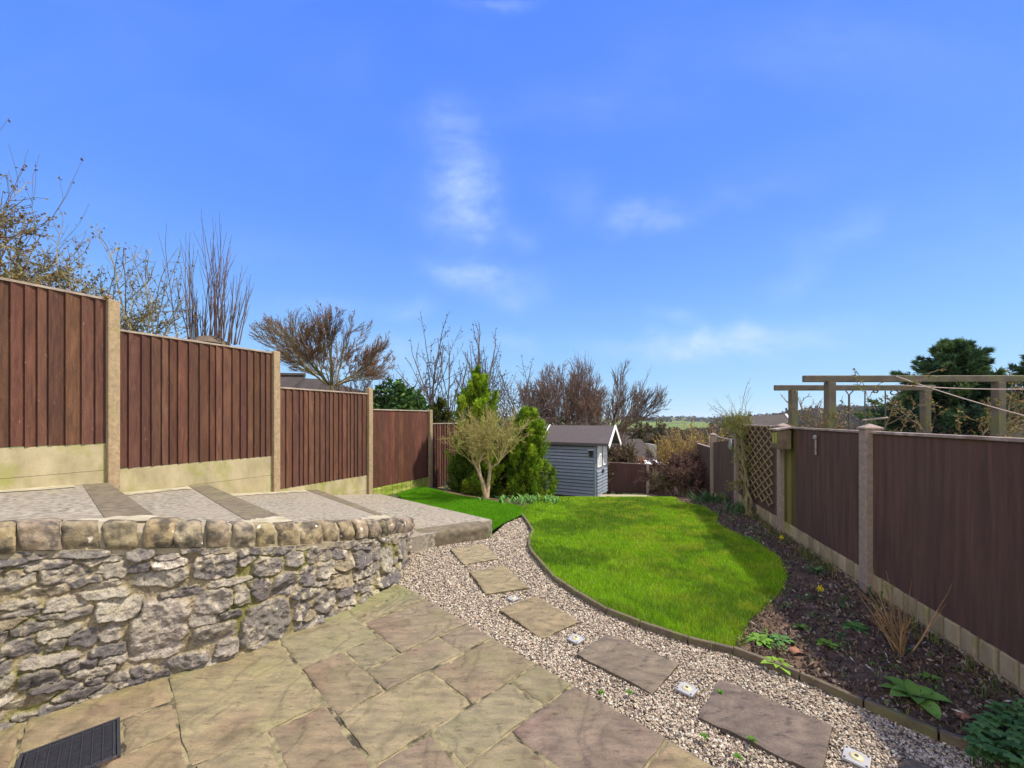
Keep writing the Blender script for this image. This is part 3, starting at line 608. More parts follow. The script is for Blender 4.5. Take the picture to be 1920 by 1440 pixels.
# ------------------------------------------------------------------ steps of the terrace
def ray_wall(t):
    ip = WP-WN*.135; k = ip[:, 1] > 1; d = np.abs(ip[:, 0]-t*ip[:, 1]); d[~k] = 9; i = int(np.argmin(d)); return np.array([*ip[i]]), i
def steps():
    def fpt(px, py):
        t = (px-960)/F; Y = -6.73/(t-.5); return np.array([t*Y, Y, CZ-(py-HY)*Y/F])
    def npt(px, py, dz=0):
        t = (px-960)/F; p, i = ray_wall(t); return np.array([*p, CZ-(py-HY)*p[1]/F+dz])
    E1 = fpt(206, 905), npt(305, 975); E2 = fpt(392, 909), npt(548, 977); E3 = fpt(597, 918), npt(738, 962)
    L0 = np.array([LFX(1.6), 1.6, .98]), np.array([*(WP[60]-WN[60]*.135), 1.08])
    lab = ['highest and leftmost broad concrete step, ribbed, behind the wall coping', 'second broad concrete step down the terrace, right of the ribbed one', 'third broad concrete step down, ending at the curved tip of the wall']
    lev = [(E1[0][2]-.20, E1[1][2]-.12), (E2[0][2]-.13, E2[1][2]-.10)]
    def drop(E, dzf, dzn): return E[0]+np.array([0, 0, -dzf]), E[1]+np.array([0, 0, -dzn])
    quads = [(L0, E1), (drop(E1, .13, .10), E2), (drop(E2, .14, .12), E3)]
    for k, (l, r_) in enumerate(quads):
        nn = 26 if k == 0 else 14
        near_l, near_r = l[1], r_[1]
        # near side follows the inside of the coping
        _, il = ray_wall(near_l[0]/near_l[1]) if k else (None, 60); _, ir = ray_wall(near_r[0]/near_r[1])
        idx = np.linspace(il, ir, nn).round().astype(int); NP = WP[idx]-WN[idx]*.125; zc = ZT[idx]-.006
        zn = np.linspace(near_l[2], near_r[2], nn); zn = np.minimum(zn, zc)
        near = np.c_[NP, zn]; far = l[0][None]+(r_[0]-l[0])[None]*np.linspace(0, 1, nn)[:, None]
        far = far-np.array([.02, 0, 0])
        cen = (near.mean(0)+far.mean(0))/2; e = empty('concrete_step', (cen[0], cen[1], cen[2]-.2), lab[k], 'step', 'broad terrace steps beside the left fence')
        w = np.linalg.norm(r_[0][:2]-l[0][:2]); fn = 1-.23/ max(np.linalg.norm(near[-1]-near[0]), .3); ff = 1-.21/w
        tt = np.linspace(0, 1, 12)
        full = near[:, None]*(1-tt)[None, :, None]+far[:, None]*tt[None, :, None]
        def sub(a0, a1, b0, b1, n_=10):
            V = []
            for s_ in np.linspace(0, 1, n_):
                row = []
                for t in tt:
                    f = (b0+(b1-b0)*s_)*(1-t)+(a0+(a1-a0)*s_)*t; x = f*(nn-1); i = min(int(x), nn-2); q = full[i]+(full[i+1]-full[i])*(x-i)
                    kk = t*11; j = min(int(kk), 10); row.append(q[j]+(q[j+1]-q[j])*(kk-j))
                V.append(row)
            return np.array(V)
        def solid(V, nm, mt, th):
            m = MB(); m.grid(V); lo = V-np.array([0, 0, th]); rim = np.concatenate([V[0], V[1:, -1], V[-1, ::-1][1:], V[::-1, 0][1:]]); lr = rim.copy(); lr[:, 2] -= th
            m.grid(np.stack([rim, lr])); m.build(nm, mt, e, fixn=True, smooth=False)
        solid(sub(0, ff+.01, 0, fn+.01, nn), 'tread', M['step'], .2)
        V = sub(ff+.002, 1, fn+.002, 1, 4); V[..., 2] += .004; solid(V, 'nosing', M['nosing'], .24)
        # pale mortar fillets along the fence and coping
        rs = np.random.default_rng(k+2)
        for s0, s1, tA, tB in ((.02, ff*.98, .90, 1.0), (.55, 1., .0, .07)):
            A = []; m = MB()
            for s_ in np.linspace(s0, s1, 22):
                x = s_*(nn-1); i = min(int(x), nn-2); q = full[i]+(full[i+1]-full[i])*(x-i); wob = rs.uniform(-.03, .03)*(1 if s_ not in (s0, s1) else 0)
                a = (tA+(wob if tA > 0 else 0))*11; b = min((tB+(abs(wob) if tA == 0 else 0)), 1)*11
                f = lambda kk: q[min(int(kk), 10)]+(q[min(int(kk), 10)+1]-q[min(int(kk), 10)])*(kk-min(int(kk), 10))
                A.append([f(a)+np.array([0, 0, .0065]), f(b)+np.array([0, 0, .0065])])
            m.grid(np.array(A)); m.build('mortar_fillet', M['mortar_pale'], e)
    # lowest step: tread and thick stone nosing
    z = .18; a = np.array(at(800, 1000, z)); b = np.array(at(918, 984, z)); fl = fpt(592, 918); fr = np.array([LFX(8.1)+.02, 8.1, .05])
    nl = np.array([-1.28, 4.35, .40-.12])
    e = empty('concrete_step', (-1.3, 6.2, 0), 'lowest concrete step, ending in a thick mossy stone block beside the green turf', 'step', 'broad terrace steps beside the left fence')
    P0, P1, P2, P3 = nl, fl+np.array([0, 0, -.1]), fr, b
    ss_, tt = np.meshgrid(np.linspace(0, 1, 12), np.linspace(0, 1, 16), indexing='ij')
    a2 = np.array([-1.42, 4.42, z]); b2 = b+np.array([.02, .26, 0])
    def bil(A, B, C, D): return A*((1-ss_)*(1-tt))[..., None]+B*(ss_*(1-tt))[..., None]+C*(ss_*tt)[..., None]+D*((1-ss_)*tt)[..., None]
    V = bil(np.array([*a2[:2], z]), b2, fr, fl+np.array([0, 0, -.1])); m = MB(); m.grid(V)
    rim = np.concatenate([V[0], V[1:, -1], V[-1, ::-1][1:], V[::-1, 0][1:]]); lr = rim.copy(); lr[:, 2] -= .22; m.grid(np.stack([rim, lr])); m.build('tread', M['step'], e, fixn=True)
    # thick rounded stone
    d = (b-a)[:2]; L_ = np.linalg.norm(d); d /= L_; nn_ = np.array([d[1], -d[0]])
    A0_ = a[:2]-d*.12; L2 = L_+.12; u = np.linspace(0, 1, 60); pr = [(-.28, -.06), (-.28, .165)]+[(-.25+.21*k/10, .182) for k in range(11)]+[(-.02, .178), (-.005, .165), (.004, .145)]+[(.006, .145-.165*k/8) for k in range(1, 9)]
    pr = np.array(pr); en = np.minimum(1, np.minimum(u, 1-u)*L2/.07); en = np.sqrt(np.clip(1-(1-en)**2, 0, 1)); V = np.zeros((60, len(pr), 3))
    cen = -.13; off = cen+(pr[:, 0]-cen)[None]*(.86+.14*en[:, None]); pp = A0_[None]+d[None]*u[:, None]*L2
    gg = np.stack([np.repeat(u*L2*14, len(pr)), off.ravel()*14, np.tile(pr[:, 1], 60)*14], 1); ns = (fbm(gg, 4, 3)-.5).reshape(60, -1)
    V[..., :2] = pp[:, None]+nn_[None, None]*(off+ns*.03)[..., None]; V[..., 2] = pr[None, :, 1]*(.93+.07*en[:, None])+ns*.014
    m = MB(); m.grid(V, col=(.8, .78, .72)); 
    for E_ in (0, 59): m.add(V[E_], tris=[(0, j, j+1) for j in range(1, len(pr)-1)], col=(.7, .7, .6))
    m.build('stone_block', M['nosing'], e, smooth=True, fixn=True)
steps()
# ------------------------------------------------------------------ fences
def board_panel(m, P0, d, nrm_, L_, z0, z1, rg, wid=.102, tint=None, flat=False, rev=False):
    """vertical feather-edge boards; d along, nrm_ towards the garden"""
    s = 0.; k = 0
    while s < L_-.01:
        w = wid*rg.uniform(.72, 1.2) if not flat else .13
        w = min(w, L_-s); 
        if L_-s-w < .03: w = L_-s
        c = rg.uniform(.76, 1.2); cc = np.array([c, c*rg.uniform(.95, 1.14), c*rg.uniform(.95, 1.25)])
        if tint is not None: cc = tint(s, cc)
        t0, t1 = (.027, .004) if not flat else (.015, .015)
        x0, x1 = s, s+w+(.004 if not flat else 0)
        zz0 = z0+rg.uniform(-.004, .004)
        pts = []
        for zz in (zz0, z1):
            for (x, t) in ((x0, -.006), (x1, -.006), (x1, t1), (x0, t0)):
                pts.append((P0[0]+d[0]*x+nrm_[0]*t, P0[1]+d[1]*x+nrm_[1]*t, zz))
        m.add(pts, quads=[(3, 2, 1, 0), (4, 5, 6, 7), (0, 1, 5, 4), (1, 2, 6, 5), (2, 3, 7, 6), (3, 0, 4, 7)], col=cc)
        s += w; k += 1
def post_mesh(m, p, d, nr, z0, z1, w=.105, t=.115, cap=0, col=(1, 1, 1)):
    m.box((p[0], p[1], (z0+z1)/2), (w, t, z1-z0), ax=(*d, 0), ay=(*nr, 0), col=col)
    if cap:
        h = w/2+.012; k = t/2+.012; zc = z1; q = lambda a, b, z: (p[0]+d[0]*a+nr[0]*b, p[1]+d[1]*a+nr[1]*b, z)
        m.add([q(-h, -k, zc), q(h, -k, zc), q(h, k, zc), q(-h, k, zc), q(-h, -k, zc+.018), q(h, -k, zc+.018), q(h, k, zc+.018), q(-h, k, zc+.018), q(0, 0, zc+.018+cap)],
              tris=[(4, 5, 8), (5, 6, 8), (6, 7, 8), (7, 4, 8)], quads=[(0, 1, 5, 4), (1, 2, 6, 5), (2, 3, 7, 6), (3, 0, 4, 7), (3, 2, 1, 0)], col=col)
    elif cap == 0:
        pass
def left_fence():
    rg = random.Random(4); d = nrm([.5, 1.]); n_ = np.array([d[1], -d[0]])
    e = empty('timber_fence', (LFX(6), 6, .4), 'tall brown fence of upright boards stepping down on the left between tan concrete posts', 'fence')
    Ys = [-.93, .87, 2.70, 4.53, 6.21, 7.90, 9.58, 11.3, 13.0, 14.7, 16.4, 18.1]
    tops = [2.86, 2.86, 2.86, 2.54, 2.02, 1.72, 1.42, 1.12, .80, .45, .1]; bots = [1.275, 1.275, 1.275, .985, .46, .18, -.12, -.42, -.74, -1.1, -1.45]
    ptop = [2.9, 2.9, 2.9, 2.87, 2.58, 2.15, 1.76, 1.45, 1.15, .85, .5, .2]; pbot = [.8, .8, .8, .75, .40, -.05, -.25, -.6, -1, -1.3, -1.7, -2]
    for i, Y in enumerate(Ys):
        m = MB(); p = (LFX(Y), Y); post_mesh(m, p, d, n_, pbot[i], ptop[i], .105, .095); m.build('post', M['post'], e, bevel=.012)
    for i in range(len(tops)):
        Ya, Yb = Ys[i], Ys[i+1]; a = np.array([LFX(Ya), Ya])+d*.05; L_ = math.hypot(LFX(Yb)-LFX(Ya), Yb-Ya)-.10
        flat = i == 5
        rec = n_*-.018
        m = MB(); tint = (lambda s, c: c*np.array([.95, .82, .8])) if flat else None
        if i > 6: tint = lambda s, c: c
        board_panel(m, a+rec, d, n_, L_, bots[i], tops[i]-.004, rg, tint=tint, flat=flat); pn = m.build('panel', M['fence_l'], e)
        m = MB(); c_ = a+rec+d*L_/2; m.box((*(c_+n_*.004), tops[i]+.010), (L_, .055, .024), ax=(*d, 0), ay=(*n_, 0)); m.build('capping_rail', M['cap'], pn, bevel=.003)
        m = MB(); zb = min(bots[i], tops[i])
        gzs = gz(LFX(Yb)+.05, Yb) if i > 4 else [.8, .8, .8, .45, .08][i] 
        z = zb-.003; k = 0
        while z > gzs-.35 and k < 4:
            h = .29
            if i == 5 and k == 0:     # rock faced board
                nx, nz_ = 90, 16; xs = np.linspace(0, L_, nx); zs = np.linspace(z-h, z, nz_); X_, Z_ = np.meshgrid(xs, zs, indexing='ij')
                t = .006+.022*fbm(np.stack([X_.ravel()*9, Z_.ravel()*22], 1), 3, 4).reshape(X_.shape); t -= .012*(np.abs((X_*7) % 1-.5) > .44)
                V = (a+rec)[None, None]+d[None, None]*X_[..., None]+n_[None, None]*t[..., None]; m.grid(np.concatenate([V, Z_[..., None]], -1), col=(.75, 1.0, .35))
            else: m.box((*(c_-n_*.004), z-h/2), (L_, .04, h-.004), ax=(*d, 0), ay=(*n_, 0))
            z -= h; k += 1
        m.build('gravel_board', M['board'], e)
    # dried clump on top of the first visible post
    m = MB(); p = np.array([LFX(4.49), 4.49, 2.88]); r2 = np.random.default_rng(3)
    for k in range(46):
        q = p+np.array([r2.uniform(-.03, .03), r2.uniform(-.03, .03), r2.uniform(0, .02)]); dd = nrm(r2.normal(0, 1, 3)); m.tube([q, q+dd*.03], [.008, .004], 4, col=(.30, .2, .08))
    o = m.build('dry_moss_tuft', M['bark']); tag(o, 'tan tuft of dry moss on the top of the tallest concrete post at the left', 'moss')
left_fence()
def right_fence():
    rg = random.Random(8); d = nrm([.25, 1.]); n_ = np.array([-d[1], d[0]])
    e = empty('timber_fence', (RFX(5), 5, 0), 'dark purplish brown panel fence with capped pale posts, behind the flower bed', 'fence')
    Ys = [-1.9, -.05, 1.76, 3.58, 5.41, 7.36, 9.2, 11.0, 12.8, 14.6]; tops = [1.42, 1.42, 1.42, 1.42, 1.43, 1.1, .87, .55, .25]; bots = [.2, .2, .2, .2, .2, -.10, -.35, -.7, -.9]
    ptop = [1.48, 1.48, 1.47, 1.455, 1.44, 1.43, 1.18, .9, .6, .3]
    for i, Y in enumerate(Ys):
        m = MB(); post_mesh(m, (RFX(Y), Y), d, n_, -.3 if Y < 8 else -1.6, ptop[i], .11, .115, cap=.035 if i < 7 else .03, col=(1, 1, 1)); m.build('post', M['post_r'], e, bevel=.006)
    for i in range(len(tops)):
        Ya, Yb = Ys[i], Ys[i+1]; a = np.array([RFX(Ya), Ya])+d*.052; L_ = math.hypot(RFX(Yb)-RFX(Ya), Yb-Ya)-.104; rec = n_*-.01
        def tint(s, c, i=i, L_=L_):
            c = c*.12+.88
            if i == 3 and s > L_-.36: return c*np.array([1.9, 2.9, .8])*(.45 if (int(s*7.7) % 2) else 1)
            if i >= 5: return c*np.array([1., 1.15, .9])
            return c
        m = MB(); board_panel(m, a+rec, d, n_, L_, bots[i], tops[i]-.003, rg, flat=True, tint=tint)
        if i == 5:  # sloping top
            V = m.v; 
            for q in V:
                s_ = (q[:, 1]-Ya)/(Yb-Ya); q[:, 2] = np.where(q[:, 2] > .5, 1.18-.17*s_, q[:, 2])
        pn = m.build('panel', M['fence_r'], e)
        m = MB(); c_ = a+rec+d*L_/2
        if i == 5:
            A = a+rec; B = a+rec+d*L_; ts = np.linspace(0, 1, 9); pts = [(*(A+(B-A)*t), 1.17+.02*t-.10*4*t*(1-t)*.4) for t in ts]; m.tube(pts, .014, 5)
        else:
            m.box((*(c_+n_*.006), tops[i]+.011), (L_, .06, .022), ax=(*d, 0), ay=(*n_, 0))
        m.build('capping_rail', M['cap_r'], pn, bevel=.004 if i != 5 else 0)
        m = MB(); nx, nz_ = 130, 20; xs = np.linspace(0, L_, nx); zs = np.linspace(bots[i]-.31, bots[i]-.003, nz_); X_, Z_ = np.meshgrid(xs, zs, indexing='ij')
        t = .004+.016*fbm(np.stack([X_.ravel()*8, Z_.ravel()*8], 1), 3, 4+i).reshape(X_.shape); row = np.floor((Z_-bots[i])/.15); jx = (X_*7.5+row*.5) % 1
        t = t-.014*(np.abs(jx-.5) > .43)-.012*(((Z_-bots[i])/.15) % 1 > .9)
        cl = .85+.5*vnoise(np.stack([np.floor(X_.ravel()*7.5+row.ravel()*.5), row.ravel()], 1), 3); dark = (np.abs(jx-.5) > .43).ravel(); cl = cl*np.where(dark, .6, 1)
        V = (a+rec)[None, None]+d[None, None]*X_[..., None]+n_[None, None]*t[..., None]; m.grid(np.concatenate([V, Z_[..., None]], -1), col=np.stack([cl*.85, cl*.80, cl*.85], 1).reshape(*X_.shape, 3))
        m.box((*(c_-n_*.03), bots[i]-.155), (L_, .02, .30), ax=(*d, 0), ay=(*n_, 0)); m.build('gravel_board', M['board'], e, fixn=False)
right_fence()
def back_fence():
    rg = random.Random(9); d = nrm([.894, -.447]); n_ = np.array([-.447, -.894]); P0 = np.array([5.70, 17.0])
    e = empty('timber_fence', (5.7, 17, -1.6), 'low dark brown fence across the bottom of the garden behind the blue grey shed', 'fence')
    for k in range(-5, 2):
        p = P0+d*1.88*k; m = MB(); post_mesh(m, p, d, n_, -2.3, -.33, .11, .12); m.build('post', M['post_r'], e, bevel=.006)
    for k in range(-5, 1):
        a = P0+d*(1.88*k+.055); m = MB(); board_panel(m, a, d, n_, 1.77, -1.62, -.37, rg, flat=False, tint=lambda s, c: (c*.3+.6)*np.array([.9, .85, .9])); pn = m.build('panel', M['fence_r'], e)
        m = MB(); m.box((*(a+d*.885), -.36), (1.77, .05, .022), ax=(*d, 0), ay=(*n_, 0)); m.build('capping_rail', M['cap_r'], pn)
back_fence()
# ------------------------------------------------------------------ shed
def shed():
    C0 = np.array([2.243, 11.0]); a = nrm([-.885, .465]); b = nrm([.465, .885]); z0 = -.66; L_, W_ = 1.47, 1.15; ze, zr = .93, 1.33
    e = empty('garden_shed', (*(C0+a*L_/2+b*W_/2), z0), 'small blue grey shiplap shed with white bargeboards at the bottom of the lawn', 'shed')
    P = lambda s, w, z: np.array([*(C0+a*s+b*w), z])
    m = MB(); zb = z0+.07
    m.bar(P(.02, .08, z0+.035), P(L_-.02, .08, z0+.035), .06, .08); m.bar(P(.02, W_-.1, z0+.035), P(L_-.02, W_-.1, z0+.035), .06, .08); m.build('bearer', M['edging'], e)
    def clad(m, O, d, out, w, z0_, z1_, hf=None, step=.092, col=(1, 1, 1)):
        if not hf: q0 = [(O[0]+d[0]*s_-out[0]*.006, O[1]+d[1]*s_-out[1]*.006, zz) for s_, zz in ((0, z0_), (w, z0_), (w, z1_), (0, z1_))]; m.add(q0, quads=[(0, 1, 2, 3)], col=(.45, .45, .45))  # backing coloured darker, painting shade into the gaps between boards
        z = z0_
        while z < z1_-.02:
            h = min(step, z1_-z)-.013; s0, s1 = 0, w
            if hf: s0, s1 = hf(z+h*.5)
            if s1-s0 < .03: break
            lo, hi = .030, .004; q = lambda s, t, zz: (O[0]+d[0]*s+out[0]*t, O[1]+d[1]*s+out[1]*t, zz)
            pts = [q(s0, -.004, z), q(s1, -.004, z), q(s1, lo, z), q(s0, lo, z), q(s0, -.004, z+h), q(s1, -.004, z+h), q(s1, hi, z+h), q(s0, hi, z+h)]
            pts[2] = q(s1, lo, z+.004); pts[3] = q(s0, lo, z+.004)
            m.add(pts, quads=[(3, 2, 1, 0), (4, 5, 6, 7), (0, 1, 5, 4), (1, 2, 6, 5), (2, 3, 7, 6), (3, 0, 4, 7)], col=np.array(col)*random.uniform(.93, 1.06)); z += step
    m = MB(); clad(m, C0, a, -b, L_, zb, ze-.02); m.build('side_wall', M['shed'], e)
    m = MB(); clad(m, C0+b*W_, a, b, L_, zb, ze-.02); m.build('side_wall', M['shed'], e)
    gab = lambda z: (0, W_) if z < ze else (W_/2*(z-ze)/(zr-ze), W_-W_/2*(z-ze)/(zr-ze))
    m = MB(); clad(m, C0+a*L_, b, a, W_, zb, zr-.03, gab); m.build('gable_wall', M['shed'], e)
    m = MB(); clad(m, C0, b, -a, W_, zb, zr-.03, gab); m.build('gable_wall', M['shed'], e)
    for s, w in ((0, 0), (L_, 0), (0, W_), (L_, W_)):
        m = MB(); q = P(s, w, 0); m.box((*(q[:2]+(-a if s == 0 else a)*.012+(-b if w == 0 else b)*.012), (zb+ze)/2-.01), (.05, .05, ze-zb-.02), ax=(*a, 0), ay=(*b, 0)); m.build('corner_trim', M['shed'], e, bevel=.003)
    # double door in the gable with a glazed top light in each leaf
    for k, (w0, w1) in enumerate(((.05, .565), (.58, 1.10))):
        m = MB(); c = C0-a*.034+b*(w0+w1)/2; m.box((*c, (zb+ze)/2-.03), (.022, w1-w0, ze-zb-.07), ax=(*a, 0), ay=(*b, 0)); dr = m.build('door', M['shed'], e, bevel=.003)
        m = MB(); clad(m, C0-a*.046+b*w0, b, -a, w1-w0, zb+.02, zb+.72); m.build('shiplap', M['shed'], dr)
        wa, wb_ = (w0+.06, w1-.12) if k == 0 else (w0+.10, w1-.06); zc0, zc1 = zb+.82, ze-.06
        m = MB(); c = C0-a*.052
        for w in (wa, (wa+wb_)/2, wb_): m.box((*(c+b*w), (zc0+zc1)/2), (.02, .05, zc1-zc0), ax=(*a, 0), ay=(*b, 0))
        for z in (zc0, (zc0+zc1)/2, zc1): m.box((*(c+b*(wa+wb_)/2), z), (.024, wb_-wa+.035, .035), ax=(*a, 0), ay=(*b, 0))
        wf = m.build('window_frame', M['white'], dr)
        m = MB(); m.box((*(C0-a*.048+b*(wa+wb_)/2), (zc0+zc1)/2), (.006, wb_-wa, zc1-zc0), ax=(*a, 0), ay=(*b, 0)); m.build('pane', M['glass'], dr)
        m = MB(); q = C0-a*.075+b*(w1-.06 if k == 0 else w0+.06); m.box((*q, zb+.66), (.03, .03, .10), ax=(*a, 0), ay=(*b, 0)); m.build('handle', M['metal'], dr)
    # roof
    ov = .41; ol = .06; eo = .09
    for sgn, nm in ((0, 'roof'), (1, 'roof')):
        wE = -eo if sgn == 0 else W_+eo; dz = (zr-ze)/(W_/2); zE = ze-eo*dz
        m = MB(); th = .025
        A, B = P(-ov, wE, zE), P(L_+ol, wE, zE); C, D = P(L_+ol, W_/2, zr), P(-ov, W_/2, zr); u = np.array([0, 0, th])
        m.add([A, B, C, D, A+u, B+u, C+u, D+u], quads=[(3, 2, 1, 0), (4, 5, 6, 7), (0, 1, 5, 4), (1, 2, 6, 5), (2, 3, 7, 6), (3, 0, 4, 7)])
        ro = m.build(nm, M['felt'], e, fixn=True)
        m = MB(); m.bar(P(-ov, wE, zE-.015)-np.array([*b, 0])*(.012 if sgn == 0 else -.012), P(L_+ol, wE, zE-.015)-np.array([*b, 0])*(.012 if sgn == 0 else -.012), .02, .07); m.build('fascia', M['felt'], ro)
        for s_ in (-ov-.012, L_+ol+.012):
            m = MB(); ov_ = .03; m.bar(P(s_, wE-(b*0)[0]+(-ov_ if sgn == 0 else ov_), zE-.05-ov_*dz), P(s_, W_/2+(.0 if sgn == 0 else .0), zr+.005), .02, .10); m.build('bargeboard', M['white'], ro)
    e2 = empty('wall_light', tuple(P(.1, -.03, .68)), 'small black lantern light on the near corner of the blue grey shed', 'wall light')
    m = MB(); m.box(P(.09, -.06, .60), (.09, .06, .14), ax=(*a, 0), ay=(*b, 0)); m.build('housing', M['black'], e2, bevel=.008)
    m = MB(); m.box(P(.09, -.08, .70), (.16, .12, .03), ax=(*a, 0), ay=(*b, 0)); m.build('cap', M['steel'], e2, bevel=.006)
    q = np.array([2.62, 11.25]); m = MB(); m.box((q[0]+.12, q[1], gz(q[0], q[1])+.02), (.34, .55, .02), ax=(*a, 0), ay=(*b, 0)); o = m.build('door_mat', M['black'], bevel=.006)
    tag(o, 'black rubber door mat lying on the concrete beside the shed doors', 'door mat')
shed()
# ------------------------------------------------------------------ pergola and things on it
def pergola():
    YA, YB = 5.9, 7.4
    def frame(Y, x0, x1, ytop, hb, posts, w, label, grp):
        zt = CZ+(HY-ytop)*Y/F; X0, X1 = (x0-960)/F*Y, (x1-960)/F*Y
        e = empty('pergola', (X0+1, Y, 0), label, 'pergola', grp)
        m = MB(); m.box(((X0+X1)/2, Y, zt-hb/2), (X1-X0, .06, hb)); 
        o = m.build('beam', M['pergola'], e, bevel=.012)
        for px in posts:
            m = MB(); m.box(((px-960)/F*Y, Y+.0, (zt-hb)/2-.15), (w, w, zt-hb+.3)); m.build('post', M['pergola'], e, bevel=.006)
    frame(YA, 1506, 2150, 704, .097, (1556, 1872, 2100), .105, 'nearer grey timber pergola frame, longer beam, standing beyond the right fence', 'timber pergola frames')
    frame(YB, 1452, 1752, 722, .10, (1487, 1735), .11, 'farther timber pergola frame with the rope trapeze hanging from its beam', 'timber pergola frames')
    # trapeze
    Y = YB-.05; e = empty('rope_trapeze', atY(1640, 786, Y), 'rope trapeze with a slim wooden bar hanging from the farther pergola beam', 'swing')
    m = MB(); zt = atY(0, 733, Y)[2]
    for x0, x1 in ((1622, 1621), (1660, 1660)):
        a = atY(x0, 733, Y); b = atY(x1, 813, Y); m.tube([a, b], .011, 5); m.tube([atY(x0-1, 790, Y), atY(x1, 800, Y)], .013, 5)
    m.build('rope', M['metal'], e)
    m = MB(); m.tube([atY(1617, 788, Y), atY(1664, 783, Y)], .020, 6, cap=True); m.build('bar', M['cap'], e)
    for k, x in enumerate((1640, 1675)):
        m = MB(); c = np.array(atY(x, 731 if k == 0 else 733, YB-.045)); th = np.linspace(0, 6.3, 15); r = .04 if k == 0 else .07
        m.tube([c+np.array([r*math.cos(t), -.02, r*.6*math.sin(t)-.03]) for t in th], .012, 5); m.build('knot', M['metal'], e)
    Y = 6.6; e = empty('clothes_prop', (*atY(1592, 780, Y)[:2], 0), 'thin dark forked clothes prop standing between the two pergola frames', 'clothes prop')
    m = MB(); m.tube([(*atY(1592, 0, Y)[:2], 0), atY(1592, 740, Y)], .014, 6); m.build('pole', M['metal'], e)
    m = MB(); m.tube([atY(1586, 733, Y), atY(1592, 741, Y), atY(1600, 732, Y)], .01, 5); m.build('fork', M['metal'], e)
    def sagline(a, b, sag, r, label, name='washing_line'):
        a, b = np.array(a), np.array(b); t = np.linspace(0, 1, 20)[:, None]; P = a+(b-a)*t; P[:, 2] -= sag*4*(t*(1-t))[:, 0]
        m = MB(); m.tube(P, r, 5); o = m.build(name, M['rope']); tag(o, label, 'washing line', 'washing lines beyond the right fence')
    sagline(atY(1680, 705, 5.84), atY(2100, 822, 4.3), .05, .0065, 'pale washing line that slopes steeply down to the right across the pergola')
    sagline(atY(1690, 722, 5.82), atY(2050, 726, 4.8), .04, .006, 'pale washing line that runs almost level below the pergola beam')
    # distant rail fence at right edge
    e = empty('rail_fence', (*atY(1900, 820, 9.0)[:2], 0), 'old timber rail fence glimpsed behind the pergola post at the right edge', 'fence')
    m = MB(); m.box(((1960-960)/F*9, 9.0, 1.48), (2.2, .04, .1)); m.build('rail', M['pergola'], e)
    m = MB(); m.box(((1960-960)/F*9, 9.03, .72), (2.2, .02, 1.4)); m.build('panel', M['pergola'], e)
pergola()
